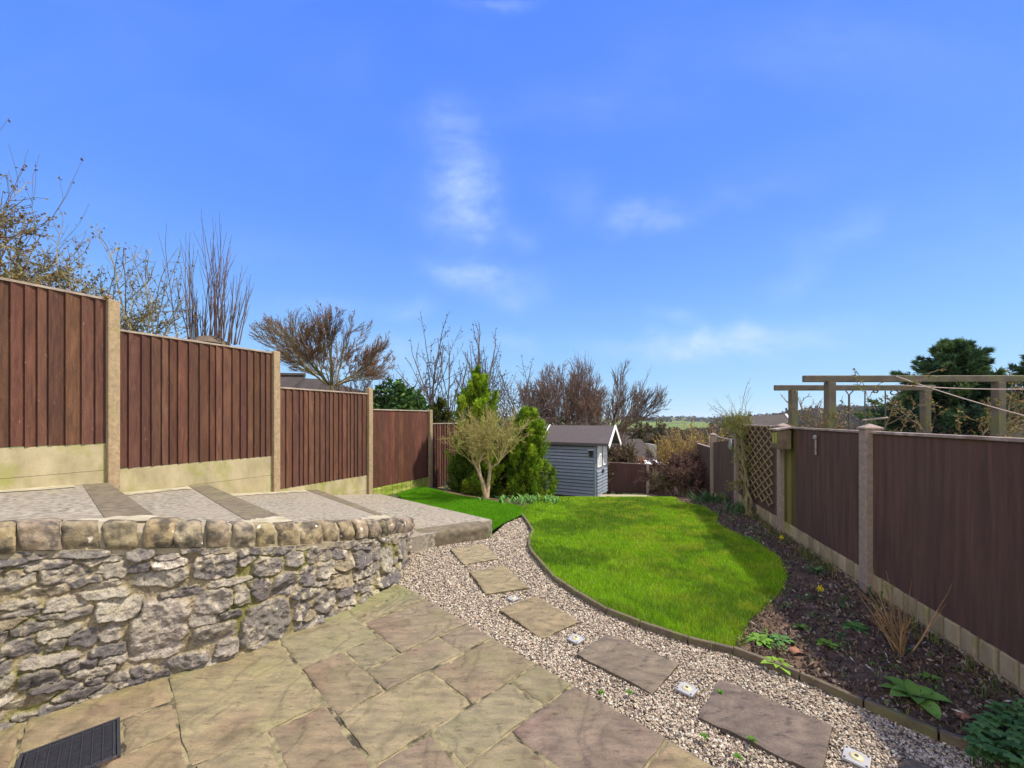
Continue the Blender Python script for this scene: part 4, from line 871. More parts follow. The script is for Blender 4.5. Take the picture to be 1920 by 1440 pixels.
# ------------------------------------------------------------------ things on the right fence
def fence_things():
    d = nrm([.25, 1.]); n_ = np.array([-d[1], d[0]]); ax, ay = (*d, 0), (*n_, 0)
    # bird feeder on the post at Y 5.43
    c = np.array([RFX(5.16), 5.16])+n_*.11
    e = empty('bird_feeder', (*c, 1.15), 'mossy wooden bird feeder box with yellow green window, on the post beside the trellis', 'bird feeder')
    m = MB(); m.box((*c, 1.285), (.20, .15, .24), ax=ax, ay=ay); m.build('box', M['birdbox'], e, bevel=.005)
    m = MB(); 
    for s_ in (-1, 1):
        A = c+n_*.11*s_; q = lambda t, s2, z: (*(c+d*t+n_*s2), z)
    m.add([q(-.125, -.10, 1.43), q(.125, -.10, 1.43), q(.125, .10, 1.40), q(-.125, .10, 1.40), q(-.125, -.10, 1.45), q(.125, -.10, 1.45), q(.125, .10, 1.42), q(-.125, .10, 1.42)],
          quads=[(3, 2, 1, 0), (4, 5, 6, 7), (0, 1, 5, 4), (1, 2, 6, 5), (2, 3, 7, 6), (3, 0, 4, 7)]); m.build('roof', M['cap_r'], e, fixn=True)
    m = MB(); m.box((*(c+n_*.077), 1.305), (.13, .006, .14), ax=ax, ay=ay); m.build('window', M['mossglass'], e)
    m = MB(); m.box((*(c+n_*.080), 1.305), (.012, .008, .14), ax=ax, ay=ay); m.box((*(c+n_*.082), 1.20), (.15, .014, .03), ax=ax, ay=ay); m.build('bar', M['birdbox'], e)
    # hanging ornament
    Y = 4.47; c = np.array([RFX(Y), Y])+n_*.03; e = empty('hanging_ornament', (*c, 1.33), 'small grey flower shaped ornament with a pale ribbon on the dark fence panel', 'ornament')
    m = MB()
    for k in range(7):
        t = k*.9; m.tube([(*(c+d*.0), 1.345), (*(c+d*.022*math.cos(t)+n_*.01), 1.345+.022*math.sin(t))], [.012, .012], 6, cap=True)
    m.build('flower', M['stonegrey'], e)
    m = MB(); m.box((*(c-n_*.0), 1.235), (.03, .006, .17), ax=ax, ay=ay); m.build('ribbon', M['cap'], e)
    Y = 7.62; c = np.array([RFX(Y), Y])+n_*.05; m = MB(); th = np.linspace(0, 2*math.pi, 24)
    V = [[(*(c+d*r*math.cos(t)+n_*h), 1.06+r*1.0*math.sin(t)) for t in th] for r, h in ((0, .02), (.085, .02), (.10, .012), (.10, 0))]; m.grid(V); o = m.build('wall_plaque', M['stonegrey'], smooth=False)
    tag(o, 'round grey green plaque hung on the fence left of the trellis', 'plaque')
    # trellis
    e = empty('trellis', (RFX(6.4), 6.4, .4), 'diamond lattice trellis of tan battens fixed to the fence panel', 'trellis'); y0, y1, z0, z1 = 5.66, 7.2, .30, 1.44
    L_ = (y1-y0)*1.03; H_ = z1-z0; base = np.array([RFX(y0), y0]); 
    for sgn, off in ((1, .030), (-1, .042)):
        m = MB(); k = -H_*1.0
        al = .50; sp = .27
        k = -H_/al if sgn > 0 else 0
        k0 = -H_/al; 
        x = k0
        while x < L_+H_/al:
            # line s = x + sgn*z/al  clipped
            pts = []
            za, zb = 0, H_
            sa, sb = (x, x+H_/al) if sgn > 0 else (x, x-H_/al)
            if sgn < 0: sa, sb = x+0, x-H_/al
            # clip s to 0..L_
            def clip(sa, sb, za, zb):
                t0, t1 = 0., 1.
                ds = sb-sa
                for lim, s_ in ((0, 1), (L_, -1)):
                    fa, fb = s_*(sa-lim), s_*(sb-lim)
                    if fa < 0 and fb < 0: return None
                    if fa < 0: t0 = max(t0, fa/(fa-fb))
                    if fb < 0: t1 = min(t1, fa/(fa-fb))
                if t1-t0 < .05: return None
                return sa+ds*t0, sa+ds*t1, za+(zb-za)*t0, za+(zb-za)*t1
            r = clip(sa, sb, za, zb)
            if r:
                s0, s1, q0, q1 = r; A = base+d*s0+n_*off; B = base+d*s1+n_*off; m.bar((*A, z0+q0), (*B, z0+q1),   .010, .017, up=(*n_, 0) if False else (0, 0, 1))
            x += sp
        m.build('batten', M['trellis'], e)
fence_things()
# ------------------------------------------------------------------ buildings
def houses():
    # roof behind the left fence
    e = empty('neighbour_house', atY(600, 760, 19), 'low dark tiled roof showing over the left fence below the red twigged tree', 'house')
    Y = 19.; a = np.array(atY(500, 706, Y)); b = np.array(atY(575, 708, Y)); c = np.array(atY(700, 741, Y+1)); m = MB()
    def roofq(m, P, th=.12):
        P = [np.array(p) for p in P]; u = np.array([0, 0, th]); V = P+[p+u for p in P]
        m.add(V, quads=[(3, 2, 1, 0), (4, 5, 6, 7), (0, 1, 5, 4), (1, 2, 6, 5), (2, 3, 7, 6), (3, 0, 4, 7)])
    r0, r1 = np.array(atY(420, 708, Y)), np.array(atY(572, 710, Y)); r2 = np.array(atY(612, 716, Y)); r3 = np.array(atY(705, 741, Y))
    dn = np.array([0, -2.2, -1.3])
    roofq(m, [r0+dn, r1+dn, r1, r0]); roofq(m, [r1+dn-[0, 0, .1], r2+dn+[0, 0, -.1], r2, r1-[0, 0, .1]]); roofq(m, [r2+dn-[0, 0, .2], r3+dn-[0, 0, .2], r3-[0, 0, .08], r2-[0, 0, .1]])
    m.build('roof', M['tile'], e, fixn=True)
    m = MB(); m.box(((r0[0]+r3[0])/2, Y+.3, -.6), (r3[0]-r0[0]-.4, .4, 4.5)); m.box(((r0[0]+r3[0])/2, Y+1.5, -.9), (r3[0]-r0[0]-.4, 2, 4.)); m.build('wall', M['housestone'], e)
    m = MB(); 
    for i in range(14):
        p = r0+(r1-r0)*i/14+np.array([0, 0, .16]); m.tube([p, p+(r1-r0)/14*.95], .11, 6, cap=True)
    m.build('ridge_tile', M['tile'], e)
    # barn to the right beyond the trellis
    Y = 27; e = empty('stone_barn', (*atY(1440, 800, Y)[:2], gz(17, 27)), 'small stone outbuilding with a dark tiled roof beyond the trellis', 'outbuilding')
    A = np.array(atY(1400, 783, Y)); B = np.array(atY(1471, 779.5, Y)); C = np.array(atY(1500, 806, Y-2)); m = MB(); dn = np.array([-.8, -3, -1.6])
    roofq(m, [A+dn, B+dn, B, A], .1); dn2 = np.array([1.2, .5, -1.6]); m.build('roof', M['tile'], e, fixn=True)
    m = MB(); gg = gz(17, 27); m.add([B+dn-[0, 0, .05], B-[0, 0, .05], B+np.array([.8, 3, -1.65]), [B[0]+.8, B[1]+3, gg-1], [B[0]-.8, B[1]-3, gg-1]], tris=[(0, 1, 2), (0, 2, 3), (0, 3, 4)])
    m.add([A+dn-[0, 0, .05], B+dn-[0, 0, .05], [B[0]-.8, B[1]-3, gg-1], [A[0]-.8, A[1]-3, gg-1]], quads=[(0, 1, 2, 3)]); m.build('wall', M['housestone'], e)
    m = MB(); m.bar(B+dn+[.05, -.05, .04], B+[.05, -.05, .06], .12, .14); m.build('verge', M['housewall'], e)
    # white walled house below the garden
    Y = 38; e = empty('cottage', (*atY(1200, 860, Y)[:2], gz(12, 38)), 'white rendered cottage with a grey tiled roof below the garden, right of the shed', 'house')
    A = np.array(atY(1188, 862, Y)); B = np.array(atY(1226, 862, Y)); m = MB(); 
    roofq(m, [A+[-.1, -.3, 0], B+[.1, -.3, 0], B+[-.4, 2.4, 1.7], A+[.1, 2.4, 1.7]], .1); m.build('roof', M['tile'], e, fixn=True)
    m = MB(); m.box(((A[0]+B[0])/2, Y+1.2, A[2]-1.5), (B[0]-A[0], 2.4, 3.0)); w = m.build('wall', M['housewall'], e)
    m = MB(); m.box((A[0]+(B[0]-A[0])*.6, Y-.02, A[2]-.25), (.45, .06, .28)); m.build('window', M['glass'], w)
    m = MB(); m.box((B[0]+.1, Y+1.2, A[2]+.6), (.25, 2.6, 1.6)); m.build('verge', M['housestone'], e)
    Y = 46; e = empty('long_house', (*atY(1190, 840, Y)[:2], gz(14, 46)), 'long house with a broad brown roof half hidden by bare branches above the white cottage', 'house')
    A = np.array(atY(1150, 846, Y)); B = np.array(atY(1224, 846, Y)); m = MB(); roofq(m, [A+[0, -.3, 0], B+[.1, -.3, 0], B+[-.2, 3, 2.0], A+[0, 3, 2.0]], .1); m.build('roof', M['tile'], e, fixn=True)
    m = MB(); m.box(((A[0]+B[0])/2, Y+2, A[2]-1.5), (B[0]-A[0], 4, 3.0)); m.build('wall', M['housestone'], e)
    Y = 24; e = empty('conservatory_roof', (*atY(1225, 870, Y)[:2], gz(8.4, 24)), 'low white flat roof just over the back fence', 'outbuilding')
    A = np.array(atY(1192, 875, Y)); B = np.array(atY(1255, 875, Y)); m = MB(); roofq(m, [A+[0, -.2, 0], B+[0, -.2, 0], B+[-.1, 2.2, .13], A+[.4, 2.2, .13]], .06); m.build('roof', M['white'], e, fixn=True)
    m = MB(); m.box(((A[0]+B[0])/2, Y+1., A[2]-1.0), (B[0]-A[0]-.2, 1.8, 1.9)); m.build('wall', M['housewall'], e)
houses()
# ------------------------------------------------------------------ bare trees and shrubs
def grow(m, p, d, L_, r, lv, rg, P, tips, col):
    n = 6 if lv >= P['lv']-1 else (5 if lv > 0 else 4); pts = [p]; dirs = [d]; q = p; dd = d
    for i in range(n-1):
        dd = nrm(dd+rg.normal(0, P['wig'], 3)+np.array([0, 0, P['up']])); q = q+dd*L_/(n-1); pts.append(q); dirs.append(dd)
    r1 = r*P['tap'] if lv > 0 else r*.45
    rr = np.linspace(r, max(r1, P['rmin']*.6), n); rr = np.maximum(rr, P['rmin']*.6)
    m.tube(pts, rr, 6 if r > .03 else (4 if r > .009 else 3), col=np.array(col)*rg.uniform(.8, 1.15)*(1 if lv > 1 else P.get('tipdark', 1)))
    if lv == 0:
        tips.append((pts, dirs)); return
    k = P['n'][P['lv']-lv]; k = rg.integers(k[0], k[1]+1); s0 = P['s0'][min(P['lv']-lv, len(P['s0'])-1)]
    for j in range(k):
        s_ = s0+(1-s0)*(j+rg.random()*.8)/k; x = min(s_, .999)*(n-1); i = int(x); q = pts[i]+(pts[i+1]-pts[i])*(x-i); dl = dirs[i+1]
        an = P['ang'][min(P['lv']-lv, len(P['ang'])-1)]*rg.uniform(.6, 1.3); az = rg.random()*6.283
        a1 = nrm(np.cross(dl, [.3, .2, 1.] if abs(dl[2]) < .95 else [1, 0, 0])); b1 = np.cross(dl, a1)
        nd = nrm(dl*math.cos(an)+(a1*math.cos(az)+b1*math.sin(az))*math.sin(an))
        if nd[2] < P.get('minz', -.2): nd[2] = abs(nd[2])*.3; nd = nrm(nd)
        ll = L_*P['lr']*rg.uniform(.65, 1.15)*(1-.35*s_ if P.get('cone') else 1)
        grow(m, q, nd, ll, max(r*(1-(1-P['tap'])*s_)*P['rr'], P['rmin']), lv-1, rg, P, tips, col)
    if P.get('lead', True): grow(m, pts[-1], dirs[-1], L_*P['lr'], max(rr[-1]*.9, P['rmin']), lv-1, rg, P, tips, col)
def quads_at(m, C, size, rg, col, asp=1.6, var=.25):
    n = len(C); 
    if n == 0: return
    a = rg.normal(0, 1, (n, 3)); a /= np.linalg.norm(a, axis=1)[:, None]; b = np.cross(a, rg.normal(0, 1, (n, 3))); b /= np.linalg.norm(b, axis=1)[:, None]+1e-9
    s_ = size*rg.uniform(.6, 1.3, (n, 1)); V = np.stack([C-a*s_*asp/2, C+b*s_*.5, C+a*s_*asp/2, C-b*s_*.5], 1)
    cc = np.asarray(col, float); cc = cc[rg.integers(len(cc), size=n)] if cc.ndim > 1 else np.tile(cc, (n, 1)); cc = cc*rg.uniform(1-var, 1+var, (n, 1))
    m.add(V.reshape(-1, 3), quads=(np.arange(n)[:, None]*4+np.arange(4)[None]), col=np.repeat(cc, 4, 0))
DEF = dict(lv=4, n=[(3, 4), (3, 5), (3, 5), (3, 5)], s0=[.45, .3, .25, .2], ang=[.6, .55, .5, .5], lr=.62, rr=.62, tap=.6, wig=.09, up=.04, rmin=.004)
def bare(name, label, loc, H, col, P=None, seed=0, stems=1, spread=.25, r0=.06, budcol=None, bud=.02, budn=2, cat='tree', group=None, L0=.36, lean=(0, 0), basew=.05, env=None, fork=0.):
    rg = np.random.default_rng(seed); p = dict(DEF); p.update(P or {}); m = MB(); tips = []; loc = np.array(loc, float); base0 = loc.copy()
    if fork: loc = loc+np.array([0, 0, fork]); H = H-fork
    for s_ in range(stems):
        an = rg.random()*6.28 if stems > 1 else 0; sp = spread*(rg.uniform(.3, 1.1) if stems > 1 else 0)*(.12 if s_ == 0 and stems > 3 else 1)
        if stems > 2: an = 6.283*s_/stems+rg.uniform(-.3, .3)
        d = nrm([math.cos(an)*sp+lean[0], math.sin(an)*sp+lean[1], 1]); grow(m, loc+np.array([math.cos(an), math.sin(an), 0])*basew*(stems > 1), d, H*L0*rg.uniform(.85, 1.1), r0*rg.uniform(.7, 1), p['lv'], rg, p, tips, col)
    V = np.concatenate(m.v)
    top = V[:, 2].max()-loc[2]; k = H/top*(1.06 if env else 1)
    def shape(a):
        b = (a-loc)*k
        if env:     # crowns that end on a rounded outline, with some stray shoots
            q = np.sqrt((b[:, 0]/env)**2+(b[:, 1]/env)**2+(b[:, 2]/H)**2); f = np.where(q > .9, (.9+(q-.9)*.45)/np.maximum(q, .01), 1); b = b*f[:, None]
        return loc+b
    for a in m.v: a[:] = shape(a)
    e = empty(name, tuple(base0), label, cat, group)
    if fork: m.tube([base0, (base0+loc)/2+[.05, 0, 0], loc+[0, 0, .03]], [r0*2.6, r0*2.2, r0*2], 8, col=np.array(col)*.9, cap=True)
    m.build('trunk' if cat == 'tree' else 'stems', M['bark'], e)
    if budcol is not None:
        b = MB(); C = []
        for pts, _ in tips:
            pts = np.array(pts); t = rg.random((budn, 1)); i = (t[:, 0]*(len(pts)-1.001)).astype(int); C.append(pts[i]+(pts[i+1]-pts[i])*rg.random((budn, 1)))
        C = shape(np.concatenate(C)); quads_at(b, C+rg.normal(0, bud*.5, C.shape), bud, rg, budcol); b.build('crown', M['leaf'], e)
    return e
def gl(px, Y, dz=0): x = (px-960)/F*Y; return (x, Y, float(gz(x, Y))+dz)
def topz(py, Y): return CZ+(HY-py)*Y/F
def Hof(px, py, Y): return topz(py, Y)-gl(px, Y)[2]
GREYB = (.15, .125, .10); REDB = (.12, .075, .065); TAN = (.27, .22, .13); OLV = (.17, .16, .07)
# left, behind the high fence
bare('hawthorn_tree', 'dense hawthorn at the far left with mossy branches and small dark leaves', gl(-30, 6.0), Hof(0, 300, 6.0), (.27, .23, .10), dict(lv=4, n=[(5, 6), (5, 6), (5, 6), (4, 5)], up=.03, wig=.16, ang=[.9, .8, .7, .7], rmin=.004, lr=.62), seed=3, stems=4, spread=.6, r0=.05, budcol=[(.20, .13, .06), (.22, .19, .07), (.13, .07, .045)], bud=.034, budn=4, L0=.34)
bare('tall_bare_tree', 'thin bare tree top with a few dark leaves reaching highest at the left edge', gl(-38, 6.6), Hof(0, 195, 6.6), (.15, .13, .08), dict(lv=3, n=[(3, 4), (3, 4), (2, 3)], up=.12, ang=[.4, .4, .5]), seed=12, stems=2, spread=.12, r0=.03, budcol=[(.12, .07, .045)], bud=.035, budn=2, L0=.5)
bare('hawthorn_sapling', 'slender mossy sapling with curved stem and sparse leaves left of the first bare post', gl(222, 6.6), Hof(200, 385, 6.6), (.20, .175, .09), dict(lv=3, n=[(5, 6), (4, 5), (3, 4)], up=.07, wig=.17, ang=[.8, .8, .8], lr=.5), seed=4, stems=2, spread=.2, r0=.035, budcol=[(.17, .15, .05), (.13, .09, .04)], bud=.03, budn=2, L0=.5, lean=(-.12, 0), cat='tree')
bare('hawthorn_sapling', 'lower leafy hawthorn scrub filling in above the tallest fence panel', gl(120, 6.3), Hof(150, 455, 6.3), (.19, .165, .08), dict(lv=3, n=[(5, 7), (5, 6), (4, 5)], up=.03, wig=.18, ang=[.9, .9, .8], lr=.55), seed=15, stems=4, spread=.7, r0=.03, budcol=[(.24, .20, .07), (.15, .10, .05)], bud=.032, budn=4, L0=.42)
bare('hawthorn_sapling', 'pair of pale mossy stems with tiny leaves right of the first bare post', gl(287, 6.9), Hof(285, 415, 6.9), (.25, .22, .12), dict(lv=3, n=[(5, 6), (4, 5), (2, 3)], up=.10, wig=.12, ang=[.7, .8, .8], lr=.42), seed=7, stems=3, spread=.16, r0=.032, budcol=[(.17, .15, .05), (.12, .08, .04)], bud=.026, budn=2, L0=.55)
def pollard():
    Y = 7.6; loc = np.array(gl(390, Y)); zt = topz(640, Y); rg = np.random.default_rng(6)
    e = empty('pollarded_tree', tuple(loc), 'pollarded stump with clusters of tall upright brown shoots over the second fence panel', 'tree')
    m = MB(); m.tube([loc, loc+[0, 0, .8], [loc[0], Y, zt-.3], [loc[0]+.02, Y, zt-.05], [loc[0], Y, zt+.06]], [.16, .15, .2, .33, .2], 10, col=(.13, .10, .07), cap=True)
    for k in range(10): a = rg.random()*6.28; q = np.array([loc[0]+.3*math.cos(a), Y+.25*math.sin(a), zt-.06]); m.tube([q-[0, 0, .12], q+[0, 0, .05]], [.1, .07], 7, col=(.15, .12, .08), cap=True)
    m.build('trunk', M['bark'], e); m = MB(); tips = []
    for px, py, n in ((352, 440, 6), (343, 500, 3), (395, 395, 7), (408, 420, 6), (448, 490, 4), (460, 500, 4), (420, 440, 4), (372, 540, 5), (380, 560, 5), (430, 560, 5)):
        for k in range(n):
            bx = loc[0]+(px-390)/F*Y*.75+rg.normal(0, .05); h = topz(py, Y)-zt; h *= rg.uniform(.7, 1.05); d = nrm([(px-390)/F*Y*.25/h+rg.normal(0, .05), rg.normal(0, .07), 1])
            grow(m, np.array([bx, Y+rg.normal(0, .08), zt-.05]), d, h*.75, .013, 1, rg, dict(DEF, lv=1, n=[(3, 5)], s0=[.3], ang=[.25], lr=.36, up=.05, wig=.03, rmin=.004, tap=.4), tips, (.15, .095, .075))
    m.build('shoots', M['bark'], e)
pollard()
def thorn_at(): pass
# the red-twigged spreading tree
bare('red_twigged_tree', 'wide spreading bare tree with reddish budded twigs over the third fence panel', gl(622, 11), Hof(630, 566, 11), (.20, .165, .085), dict(lv=4, n=[(3, 3), (3, 3), (3, 4), (4, 5)], s0=[.3, .25, .2, .2], ang=[.42, .44, .42, .40], lr=.68, up=.03, wig=.06, rmin=.0045, tipdark=.8), seed=21, stems=15, spread=2.4, r0=.024, budcol=[(.26, .06, .045), (.20, .08, .06)], bud=.018, budn=3, L0=.36, basew=.10, env=2.5, fork=Hof(622, 722, 11))
bare('bare_shrub', 'small brown twiggy shrub behind the third concrete post', gl(690, 13.5), Hof(690, 650, 13.5), (.14, .10, .08), dict(lv=3, n=[(4, 6), (4, 6), (3, 5)], up=.06, ang=[.5, .5, .5], rmin=.006), seed=23, stems=5, spread=.35, r0=.03, budcol=[(.14, .08, .06)], bud=.04, budn=3, cat='shrub')
for i, (px, py, Y, sd_, st_, lab) in enumerate(((793, 592, 14, 31, 1, 'tall pruned sapling with a thick trunk and a single whip above the fourth fence panel'), (812, 640, 14.5, 32, 2, 'forked dark sapling right of the whip-topped one'), (840, 620, 15, 33, 2, 'thin upright sapling behind the small dark conifer'),
        (872, 590, 15.5, 34, 2, 'tallest thin sapling left of the bright conifer tip'), (893, 598, 16, 35, 2, 'thin straight sapling directly behind the bright conifer tip'), (955, 640, 16, 36, 3, 'twiggy grey tree between the tall conifer and the reddish clump'), (985, 665, 17, 37, 3, 'low twiggy tree just left of the big reddish clump'), (742, 690, 16, 38, 1, 'leaning bare branch tree over the dark green laurel'))):
    bare('birch_sapling' if i < 5 else 'bare_tree', lab, gl(px, Y), Hof(px, py, Y), (.115, .095, .085), dict(lv=3, n=[(6, 8), (3, 4), (2, 3)] if i < 5 else [(4, 5), (4, 5), (3, 5)], s0=[.3, .2, .2], up=.08 if i < 5 else .03, ang=[.6, .7, .7], lr=.40 if i < 5 else .58, rmin=.0065, wig=.08 if i < 5 else .13), seed=sd_, stems=st_, spread=.16 if i < 5 else .4, r0=.06, budcol=[(.09, .05, .045)], bud=.04, budn=2 if i < 5 else 3, L0=.6 if i < 5 else .4, group='bare saplings over the left fence')
# big reddish clump behind the shed
for i, (px, py, Y, sd_, lab) in enumerate(((1060, 662, 19, 41, 'large dense reddish brown bare tree behind the left half of the shed'), (1100, 652, 20, 42, 'large bare tree with upright twigs directly behind the shed roof'), (1142, 666, 21, 43, 'bare tree fanning out to the right over the valley, behind the shed'))):
    bare('bare_tree', lab, gl(px, Y), Hof(px, py, Y), (.17, .12, .09) if i < 2 else (.13, .10, .075), dict(lv=4, n=[(3, 3), (3, 4), (3, 4), (3, 4)] if i == 0 else [(2, 3), (2, 3), (3, 4), (3, 4)], s0=[.2, .25, .2, .2], up=.035, ang=[.42, .45, .42, .42] if i == 0 else [.32, .34, .36, .36], lr=.70, rmin=.0085, wig=.05), seed=sd_, stems=(15, 7, 14)[i], spread=(1.7, .5, 2.3)[i], r0=(.05, .08, .045)[i], fork=(Hof(1060, 812, 19), 0, Hof(1142, 815, 21))[i], budcol=[(.26, .12, .09), (.18, .11, .085)], bud=.028, budn=(3, 2, 2)[i], L0=.34, basew=(.25, .3, .15)[i], env=(2.6, None, 3.2)[i], lean=(0, 0) if i < 2 else (.06, 0), group='bare trees behind the shed')
bare('bare_tree', 'low tangle of olive brown branches right of the shed, over the back fence', gl(1142, 19.5), Hof(1142, 822, 19.5), (.15, .12, .07), dict(lv=4, n=[(4, 5), (4, 5), (4, 5), (3, 4)], up=.0, ang=[.6, .6, .6], rmin=.009, wig=.12), seed=44, stems=6, spread=.5, r0=.05, budcol=[(.17, .12, .07)], bud=.06, budn=3, L0=.35, basew=.4)
bare('bare_tree', 'rust brown leafy shrub top peeping over the back fence beside the shed', gl(1172, 20), Hof(1172, 854, 20), (.2, .10, .06), dict(lv=3, n=[(4, 6), (4, 6), (4, 6)], up=.0, ang=[.7, .7, .7], rmin=.008, wig=.12), seed=45, stems=6, spread=.4, r0=.03, budcol=[(.30, .13, .06), (.22, .10, .05)], bud=.08, budn=5, L0=.4, basew=.4, cat='shrub')
bare('valley_tree', 'dark rounded bare tree standing in front of the far fields right of the shed', gl(1237, 42), Hof(1237, 771, 42), (.10, .085, .05), dict(lv=4, n=[(4, 5), (5, 6), (5, 6), (4, 5)], up=.02, ang=[.75, .75, .7], rmin=.02, wig=.14, s0=[.4, .2]), seed=46, stems=2, spread=.15, r0=.22, budcol=[(.10, .085, .04), (.08, .06, .04)], bud=.16, budn=3, L0=.42)
# foreground bare shrub with pale trunks
def willow():
    loc = np.array([-.42, 7.85, float(gz(-.42, 7.85))]); rg = np.random.default_rng(9); e = empty('contorted_shrub', tuple(loc), 'pale trunked shrub with a globe of thin bare twigs beside the turf', 'shrub')
    m = MB(); F_ = lambda px, py, dy=0: np.array(atY(px, py, 7.85+dy)); tips = []; starts = []
    for pts, r in (([(911, 934), (905, 905), (896, 880), (886, 862)], .042), ([(913, 934), (916, 905), (919, 880), (915, 855)], .042), ([(903, 900), (898, 870), (905, 850)], .02), ([(918, 880), (935, 868), (945, 850)], .02)):
        P = [F_(x, y, rg.uniform(-.08, .08)*(k > 0)) for k, (x, y) in enumerate(pts)]; m.tube(P, np.linspace(r, r*.55, len(P)), 8, col=(.42, .31, .19)); starts.append((P[-1], nrm(P[-1]-P[-2]), r*.5)); starts.append((P[-2], nrm(P[-1]-P[-2]), r*.4))
    m.build('trunk', M['bark'], e); m = MB()
    for p, d, r in starts:
        for k in range(6):
            dd = nrm(d*.5+np.array([rg.normal(0, .42), rg.normal(0, .40), rg.uniform(.7, 1.1)])); grow(m, p, dd, rg.uniform(.42, .62), .010, 3, rg, dict(DEF, lv=3, n=[(3, 4), (3, 4), (3, 4)], up=.0, wig=.15, ang=[.45, .55, .6], lr=.52, rmin=.0033, s0=[.3, .2], minz=-.5), tips, (.36, .31, .10))
    m.build('crown', M['bark'], e)
willow()
# red-brown shrub and forsythia at the right
bare('barberry_shrub', 'dense dark reddish brown twiggy shrub in the corner before the back fence', gl(1300, 10.2), Hof(1298, 838, 10.2), (.16, .085, .07), dict(lv=4, n=[(3, 4), (3, 5), (4, 5), (4, 5)], up=.0, ang=[.6, .6, .6], rmin=.004, wig=.13), seed=51, stems=11, spread=.55, r0=.018, budcol=[(.17, .085, .07), (.12, .07, .05), (.19, .13, .09)], bud=.026, budn=3, cat='shrub', L0=.34, basew=.25)
bare('barberry_shrub', 'paler tan twiggy shrub at the left side of the dark reddish one', gl(1268, 10.6), Hof(1268, 872, 10.6), (.24, .19, .12), dict(lv=3, n=[(4, 5), (4, 6), (4, 5)], up=.0, ang=[.6, .6, .6], rmin=.004, wig=.13), seed=52, stems=8, spread=.4, r0=.016, budcol=[(.23, .21, .09), (.26, .18, .12)], bud=.03, budn=4, cat='shrub', L0=.4, basew=.2)
bare('forsythia_shrub', 'leggy shrub with yellow budded shoots rising above the dark reddish shrub', gl(1300, 11.6), Hof(1300, 776, 11.6), (.30, .22, .11), dict(lv=3, n=[(4, 6), (4, 5), (4, 5)], up=.05, ang=[.45, .5, .5], rmin=.005, wig=.09), seed=53, stems=12, spread=.55, r0=.02, budcol=[(.58, .42, .05), (.42, .28, .07), (.40, .22, .08)], bud=.026, budn=3, cat='shrub', L0=.42, basew=.3)
# climber on the trellis
def climber():
    rg = np.random.default_rng(14); x0 = RFX(6.55)-.10; e = empty('climbing_shrub', (x0, 6.5, 0), 'green stemmed climber on the trellis with a broom-like yellow green top', 'climber'); m = MB(); tips = []
    for k in range(7):
        y = 6.35+rg.uniform(-.08, .12); P = [np.array([RFX(y)-.12+rg.normal(0, .03), y, 0.])]; 
        for z in np.linspace(.25, 1.3, 6): yy = 6.5+.25*z+rg.normal(0, .10); P.append(np.array([RFX(yy)-.10+rg.normal(0, .02), yy, z]))
        m.tube(P, np.linspace(.017, .007, 7), 5, col=(.24, .20, .09))
        for q in P[2:]: 
            for j in range(1): grow(m, q, nrm(rg.normal(0, 1, 3)+[-.2, 0, .5]), .16, .005, 2, rg, dict(DEF, lv=2, n=[(3, 4), (3, 4)], rmin=.003), tips, (.21, .20, .08))
    for k in range(24):
        q = np.array([RFX(7.0)-.08, 7.0+rg.normal(0, .15), 1.36+rg.uniform(-.2, .1)]); grow(m, q, nrm([rg.normal(-.25, .55), rg.normal(0, .5), rg.uniform(.3, 1.1)]), rg.uniform(.14, .27), .006, 2, rg, dict(DEF, lv=2, n=[(4, 6), (3, 5)], ang=[.35, .4], rmin=.003, up=.03, lr=.55), tips, (.24, .23, .06))
    for k in range(7):
        q = np.array([RFX(7.0)-.08, 7.0, 1.40]); grow(m, q, nrm([rg.uniform(-1.5, .3), rg.normal(0, .3), rg.uniform(.6, 1.1)]), rg.uniform(.35, .6), .006, 1, rg, dict(DEF, lv=1, n=[(2, 3)], ang=[.4], rmin=.003, up=-.02, wig=.08, lr=.5), tips, (.2, .2, .07))
    m.build('stems', M['bark'], e); b = MB(); C = np.concatenate([np.array(t[0])[-2:] for t in tips]); quads_at(b, C+rg.normal(0, .012, C.shape), .014, rg, [(.20, .23, .04), (.28, .26, .06)]); b.build('leaf_tips', M['leaf'], e)
climber()
for (px, py, Y, H0, sd_, lab) in ((1530, 745, 6.4, 0, 61, 'thin bare climber with dark buds at the left post of the nearer pergola'), (1570, 700, 6.0, 0, 62, 'straggly rose stems growing over the nearer pergola beam'), (1840, 690, 6.2, 0, 63, 'tangled rose on the thick right post of the nearer pergola'), (1800, 710, 6.5, 0, 64, 'loose rose stems left of the thick pergola post')):
    bare('climbing_rose', lab, (*gl(px, Y)[:2], 0), topz(py, Y), (.19, .13, .075), dict(lv=3, n=[(5, 6), (3, 4), (3, 4)], up=.03, ang=[.6, .7, .8], rmin=.004, wig=.16, s0=[.45, .3], lr=.35), seed=sd_, stems=3, spread=.10, r0=.014, budcol=[(.12, .09, .03), (.25, .24, .06), (.30, .20, .07)], bud=.022, budn=1 if sd_ < 63 else 3, cat='climber', L0=.6, group='bare climbers on the pergola')
